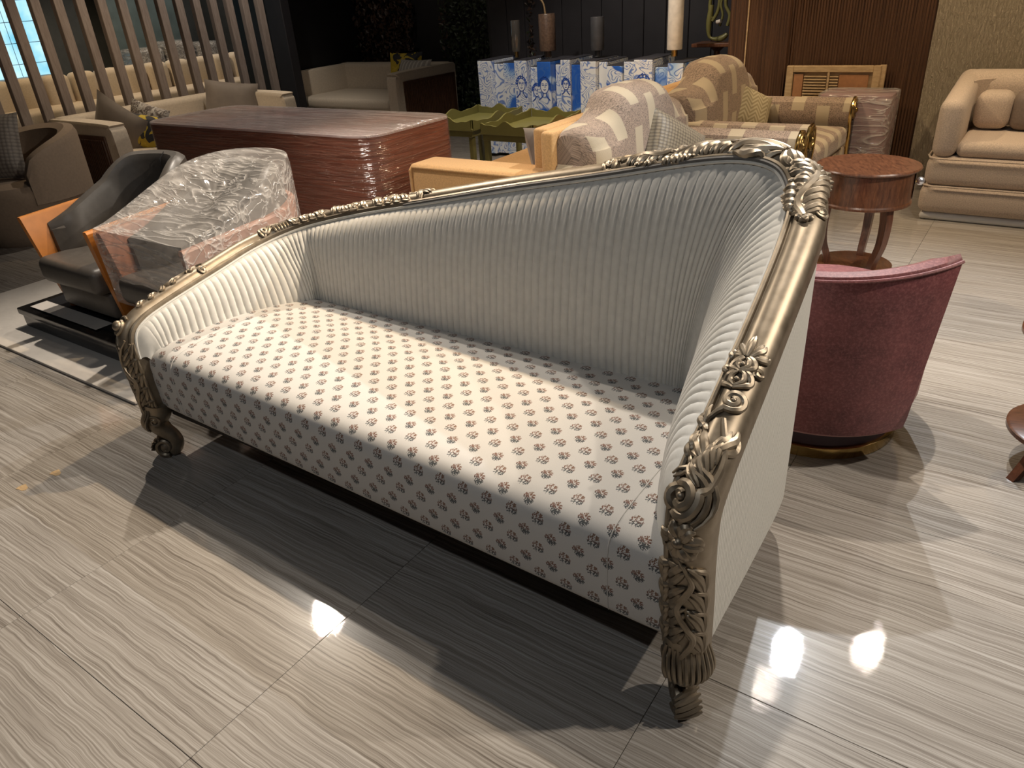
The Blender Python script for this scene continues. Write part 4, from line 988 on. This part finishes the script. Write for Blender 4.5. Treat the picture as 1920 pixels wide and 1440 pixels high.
# daylight window in the left wall
win = struct('window_1', MB().bbox((-13.06, 4.3, .55), (-13.04, 6.12, 2.6)), 'dark_edge')
for i in range(4):
    for j in range(7):
        y, z = 4.34+i*.44, .60+j*.285
        obj('pane', MB().bbox((-13.035, y, z), (-13.03, y+.43, z+.277)), 'daylight', win, False)
for y in (4.3, 6.10, 6.16): obj('window_frame', MB().rbb((-13.05, y-.02, .5), (-12.98, y+.025, 2.7), .004, 1), 'partition_teal', win, False)
tag(obj('lattice_cabinet', MB().rbb((-12.4, 4.3, 0), (-12.0, 5.75, .74), .01, 1), 'leopard_grey'), 'dark woven lattice cabinet below the daylight window', 'cabinet')
tag(obj('partition_panel', MB().rbb((-12.6, 7.0, 0), (-12.5, 8.3, CEIL-.01), .004, 1), 'partition_teal'), 'grey-green partition panel behind the far banquette', 'panel')
cu = MB(); cu.grid([[(-11.6+.9*k/60, 8.75+.03*math.sin(k*1.1), z) for k in range(61)] for z in (.02, 1.5, CEIL-.02)]); cu.grid([[(-11.6+.9*k/60, 8.77+.03*math.sin(k*1.1), z) for k in range(61)] for z in (.02, 1.5, CEIL-.02)])
tag(obj('pale_drape', cu, 'pale_curtain'), 'pale pleated drape at the far end behind the slat screen', 'curtain')
for k, (y, hh) in enumerate(((6.7, .30), (7.25, .36), (7.8, .30))):
    wb2 = thing('wrapped_pouf', ('low', 'middle', 'last')[k]+' film-wrapped grey pouf standing behind the far banquette', 'wrapped furniture', (-12.1, y, 0), 0, 'film-wrapped poufs behind the banquette')
    obj('body', MB().rbb((0, 0, 0), (.5, .5, .66+hh), .08, 3), 'grey_stone', wb2); obj('stretch_film', MB().rbb((-.012, -.012, .02), (.512, .512, .675+hh), .085, 3), 'film', wb2)
# ------------------------------------------------------------------ blue and white painted sideboard
sb = thing('painted_sideboard', 'blue and white hand painted sideboard with staggered panel doors', 'sideboard', (-4.50, 5.90, 0))
obj('carcass', MB().rbb((.03, .10, .02), (2.07, .46, .79), .006, 1), 'dark_edge', sb, False)
widths = [.155, .125, .135, .135, .115, .145, .075, .10, .115, .155, .085, .145, .12, .17, .12, .135]
x = 0
def stroke2d(mb, pts, y, x0, r):
    q = cr(pts, 5); mb.tube([(x0+a, y, b_) for a, b_ in q], r, 5, .35, Vector((0, -1, 0)), True)
for i, wd in enumerate(widths):
    if x+wd > 2.12: break
    y = (0, .05, .02, .0, .06, -.01, .07, .03, .05, .0, .05, .03, .06, .0, .04, .02)[i]; h = (.86, .83, .84, .86, .80, .85, .82, .86, .82, .85, .84, .81, .84, .86, .80, .83)[i]
    d = obj('panel_door', MB().rbb((x, y, .03), (x+wd-.004, .44, h), .003, 1), ('delft_light', 'delft_light', 'delft_deep')[i % 3], sb, False)
    if i in (3, 4, 5, 7, 13):
        cx, cz, r = x+wd*.52, h-.20, wd*.30; f = MB(); bg = MB()
        el = [(cx+r*math.cos(a*PI/8), cz+r*1.35*math.sin(a*PI/8)) for a in range(17)]
        bg.add([(a, y-.0012, b_) for a, b_ in el[:-1]], [tuple(range(16))]); obj('painted_face', bg, 'painted_white', d, False)
        f.tube([(a, y-.002, b_) for a, b_ in el], .0035, 5, .3, Vector((0, -1, 0)))
        for sx in (-1, 1):
            stroke2d(f, [(cx+sx*r*.15, cz+r*.15), (cx+sx*r*.4, cz+r*.28), (cx+sx*r*.65, cz+r*.12)], y-.002, 0, .003)
            stroke2d(f, [(cx+sx*r*.15, cz+r*.42), (cx+sx*r*.45, cz+r*.55), (cx+sx*r*.75, cz+r*.4)], y-.002, 0, .0025)
        stroke2d(f, [(cx+r*.08, cz+r*.3), (cx+r*.16, cz-r*.2), (cx-r*.02, cz-r*.25)], y-.002, 0, .0025)
        stroke2d(f, [(cx-r*.3, cz-r*.62), (cx, cz-r*.7), (cx+r*.3, cz-r*.6)], y-.002, 0, .0035)
        for k in range(7):
            a = PI*(k+.3)/7; stroke2d(f, [(cx+r*math.cos(a), cz+r*1.35*math.sin(a)), (cx+r*1.5*math.cos(a+.25), cz+r*1.7*math.sin(a+.25)), (cx+r*1.35*math.cos(a-.3), cz+r*2.0*math.sin(a-.3))], y-.002, 0, .0045)
        stroke2d(f, [(cx-r*.4, cz-r*1.25), (cx-r*.5, cz-r*1.9), (cx-r*1.4, cz-r*2.6)], y-.002, 0, .0045); stroke2d(f, [(cx+r*.4, cz-r*1.25), (cx+r*.5, cz-r*1.9), (cx+r*1.3, cz-r*2.7)], y-.002, 0, .0045)
        obj('painted_line', f, 'blue_ink', d)
    tp_ = obj('panel_cap', MB().rbb((x, y+.004, h), (x+wd-.004, .44, h+.006), .001, 1), 'dark_edge', d, False)
    x += wd
SBW = x
# lamps and vases on it
def cyl_lamp(name, label, loc, r, h, mat, cat, foot='brass', wire=False):
    t = thing(name, label, cat, loc)
    obj('foot', MB().lathe([(0, 0), (r*.42, 0), (r*.42, .05), (0, .05)], n=20), foot, t)
    obj('body', MB().lathe([(0, .05), (r*.96, .05), (r, .056), (r, .05+h-.006), (r*.96, .05+h), (0, .05+h)], n=32), mat, t)
    if wire: obj('stem', MB().tube([(0, 0, .05+h), (0, 0, .25+h)], .004, 6), 'brass', t)
    return t
cyl_lamp('marble_lamp', 'white marble cylinder lamp base standing on the right of the painted sideboard', (-2.63, 6.10, .866), .062, .37, 'white_marble', 'lamp', wire=True)
cyl_lamp('stone_cylinder', 'dark grey cylinder lamp base on the middle of the sideboard', (-3.35, 6.12, .868), .058, .26, 'grey_stone', 'lamp', 'grey_stone')
cyl_lamp('glass_cylinder', 'tall dark glass cylinder vase near the left end of the sideboard', (-4.20, 6.12, .868), .042, .26, 'dark_glass', 'vase', 'dark_brass')
vz = cyl_lamp('brown_vase', 'brown mottled cylinder vase holding a bare branch', (-3.87, 6.14, .868), .075, .30, 'brown_glaze', 'vase', 'brown_glaze')
br = MB(); br.tube(cr([(0, 0, .05), (-.02, 0, .34), (-.08, .0, .42), (-.15, .02, .46), (-.28, .02, .48), (-.40, .0, .52)], 5), .008, 6); br.tube(cr([(-.15, .02, .46), (-.10, .0, .52), (-.02, .0, .60), (.08, .02, .66)], 5), .006, 6); br.tube(cr([(-.28, .02, .48), (-.34, .02, .44), (-.42, .04, .43)], 4), .004, 6)
tag(obj('bare_branch', br, 'twig', None, True, (-3.87, 6.14, .93)), 'bare brown branch standing in the brown vase', 'branch')
# ------------------------------------------------------------------ olive tray tables
def tray_table(label, loc, W2, D2, H2):
    t = thing('tray_table', label, 'table', loc, 0, 'olive green tray tables')
    for x in (.025, W2-.025):
        for y in (.025, D2-.025): obj('leg', MB().rbb((x-.02, y-.02, 0), (x+.02, y+.02, H2-.09), .003, 1), 'olive_lacquer', t, False)
    obj('frieze', MB().rbb((.0, .0, H2-.10), (W2, D2, H2-.055), .003, 1), 'olive_lacquer', t, False)
    obj('tray_bottom', MB().rbb((-.01, -.01, H2-.055), (W2+.01, D2+.01, H2-.035), .003, 1), 'olive_lacquer', t, False)
    def edge(n, f): # scalloped gallery
        out = []
        for i in range(n+1):
            u = i/n; out.append((u, H2+.012+.026*max(math.exp(-((u-.5)/.13)**2)*1.2, math.exp(-(u/.07)**2), math.exp(-((1-u)/.07)**2))-.006*math.cos(u*PI*6)))
        return out
    for ax, fixed, ln in ((0, -.008, W2), (0, D2+.008, W2), (1, -.008, D2), (1, W2+.008, D2)):
        pr_ = edge(36, 0); mb = MB(); rows = []
        for o2 in (-.007, .007):
            for lowrow in ((0, 1) if o2 < 0 else (1, 0)):
                rows.append([((u*ln, fixed+o2, H2-.05 if lowrow == 0 else z) if ax == 0 else (fixed+o2, u*ln, H2-.05 if lowrow == 0 else z)) for u, z in pr_])
        rows.append(rows[0]); mb.grid(rows); m_ = 37
        obj('gallery', mb, 'olive_lacquer', t, False, merge=True)
    return t
tt = tray_table('olive green tray table standing nearest the painted sideboard centre', (-3.56, 4.66, 0), .46, .70, .52)
dup(tt, (-4.18, 4.74, 0), 0, 'olive green tray table half hidden behind the wrapped block')
# ------------------------------------------------------------------ right background: wooden panel, rose wrapped box, sculpture on shelf
wf = thing('carved_panel', 'unfinished wooden panel with louvres leaning on the walnut wall', 'panel', (-1.695, 6.02, 0), 0)
PW, PH = .65, .80
obj('frame', MB().rbb((0, 0, 0), (.05, .03, PH), .004, 1).rbb((PW-.05, 0, 0), (PW, .03, PH), .004, 1).rbb((.05, 0, PH-.045), (PW-.05, .03, PH), .004, 1).rbb((.05, 0, 0), (PW-.05, .03, .06), .004, 1), 'raw_wood', wf, False)
obj('back_board', MB().bbox((.03, .022, .03), (PW-.03, .034, PH-.03)), 'raw_wood', wf, False)
obj('edge_batten', MB().rbb((PW-.012, .012, 0), (PW+.03, .036, PH+.004), .003, 1), 'raw_wood', wf, False)
obj('inset', MB().rbb((.055, .010, .10), (.125, .026, PH-.055), .006, 2), 'cane_brown', wf); obj('inset', MB().rbb((.375, .010, .10), (PW-.075, .026, PH-.06), .006, 2), 'cane_brown', wf)
obj('mullion', MB().rbb((.295, .0, .06), (.31, .03, PH-.045), .002, 1), 'raw_wood', wf, False)
lv = MB().rbb((.13, .004, 0), (.292, .024, .010), .002, 1).mesh('louvre', 'raw_wood', False); lv2 = MB().rbb((.313, .004, 0), (.372, .024, .010), .002, 1).mesh('louvre', 'raw_wood', False)
for k in range(32):
    z = .10+k*.020
    link('louvre', lv, wf, (0, 0, z)); link('louvre', lv2, wf, (0, 0, z))
rb = thing('wrapped_box', 'rose tinted film-wrapped box standing by the walnut wall', 'wrapped furniture', (-1.36, 5.66, 0))
obj('body', rounded_slab(0, 0, .47, .34, .01, .65, .05), 'wrap_rose', rb)
obj('stretch_film', rounded_slab(-.008, -.008, .478, .348, .005, .66, .06), 'film', rb)
sh = thing('wall_shelf', 'small dark wooden shelf stand beside the walnut wall', 'shelf', (-2.62, 6.42, 0))
obj('top', MB().rbb((0, 0, .90), (.36, .26, .93), .006, 2), 'walnut', sh); obj('post', MB().lathe([(.10, 0), (.10, .02), (.03, .05), (.025, .86), (.07, .90)], (.18, .13, 0), 20), 'walnut_leg', sh)
sc_ = thing('loop_sculpture', 'olive green looping ceramic sculpture on the small wooden shelf', 'sculpture', (-2.44, 6.55, .93))
obj('body', MB().tube(cr([(-.07, 0, .28), (-.085, 0, .14), (-.075, 0, .045), (-.02, 0, .022), (.04, 0, .03), (.08, 0, .06)], 6), [.018+.006*math.sin(k/3) for k in range(31)], 10), 'olive_lacquer', sc_)
obj('loop', MB().tube(cr([(-.065, 0, .18), (-.085, 0, .27), (-.07, 0, .36), (-.03, 0, .38), (-.005, 0, .32), (-.015, 0, .23), (-.055, 0, .16)], 6), .014, 10), 'olive_lacquer', sc_)
obj('loop', MB().tube(cr([(.01, 0, .12), (.03, 0, .2), (.01, 0, .28), (.03, 0, .36), (.07, .0, .4)], 6), .010, 10), 'olive_lacquer', sc_)
obj('loop', MB().tube(cr([(.06, 0, .40), (.05, 0, .28), (.09, 0, .2), (.075, 0, .12)], 6), .014, 10), 'olive_lacquer', sc_)
obj('spout', MB().tube([(-.01, -.02, .15), (.03, -.03, .16)], .016, 10), 'white_marble', sc_)
# ------------------------------------------------------------------ foliage wall
fo = {'leaf_green': MB(), 'leaf_russet': MB()}
for k in range(9000):
    x = random.uniform(-7.58, -3.9); z = random.uniform(.05, 2.2); y = (7.50 if x < -5.2 else 7.0)-random.random()*.10
    gap = math.sin(x*4.2)+.35*math.sin(x*9.1+1)
    if gap < -.45: continue
    if x > -5.2 and x > -4.55: continue
    mbx = fo['leaf_green' if (math.sin(x*2.1+.6)+random.uniform(-.6, .6)) > 0 else 'leaf_russet']
    s_ = random.uniform(.018, .038); a = random.uniform(0, 2*PI); tl = random.uniform(-.6, .6)
    ux, uz = math.cos(a)*s_, math.sin(a)*s_
    mbx.add([(x-ux, y, z-uz), (x+uz*.45, y+tl*s_, z-ux*.45), (x+ux, y-.01, z+uz), (x-uz*.45, y-tl*s_, z+ux*.45)], [(0, 1, 2, 3)])
fw = obj('green_foliage', fo['leaf_green'], 'leaf_green', None, False); fw['kind'] = 'stuff'; tag(fw, 'dark green artificial foliage covering the back wall', 'foliage')
fw = obj('russet_foliage', fo['leaf_russet'], 'leaf_russet', None, False); fw['kind'] = 'stuff'; tag(fw, 'dark russet artificial foliage strips on the back wall', 'foliage')

# two tan paper scraps on the floor
for (x, y), lb_ in (((-2.692, .803), 'small tan paper scrap on the floor nearer the lamp reflection'), ((-2.706, .692), 'small tan paper scrap on the floor nearer the left picture edge')):
    pm = MB(); rr = [.022*(1+.25*math.sin(2.3*k+x*9)) for k in range(9)]; ring = [(x+rr[k]*math.cos(2*PI*k/9), y+rr[k]*.75*math.sin(2*PI*k/9)) for k in range(9)]
    pm.grid([[(a, b_, .0003) for a, b_ in ring], [(a, b_, .0011) for a, b_ in ring]], closed=True); pm.f += [tuple(range(9)), tuple(range(9, 18))]
    tag(obj('paper_scrap', pm, 'raw_wood', None, False), lb_, 'paper', 'tan paper scraps on the floor')
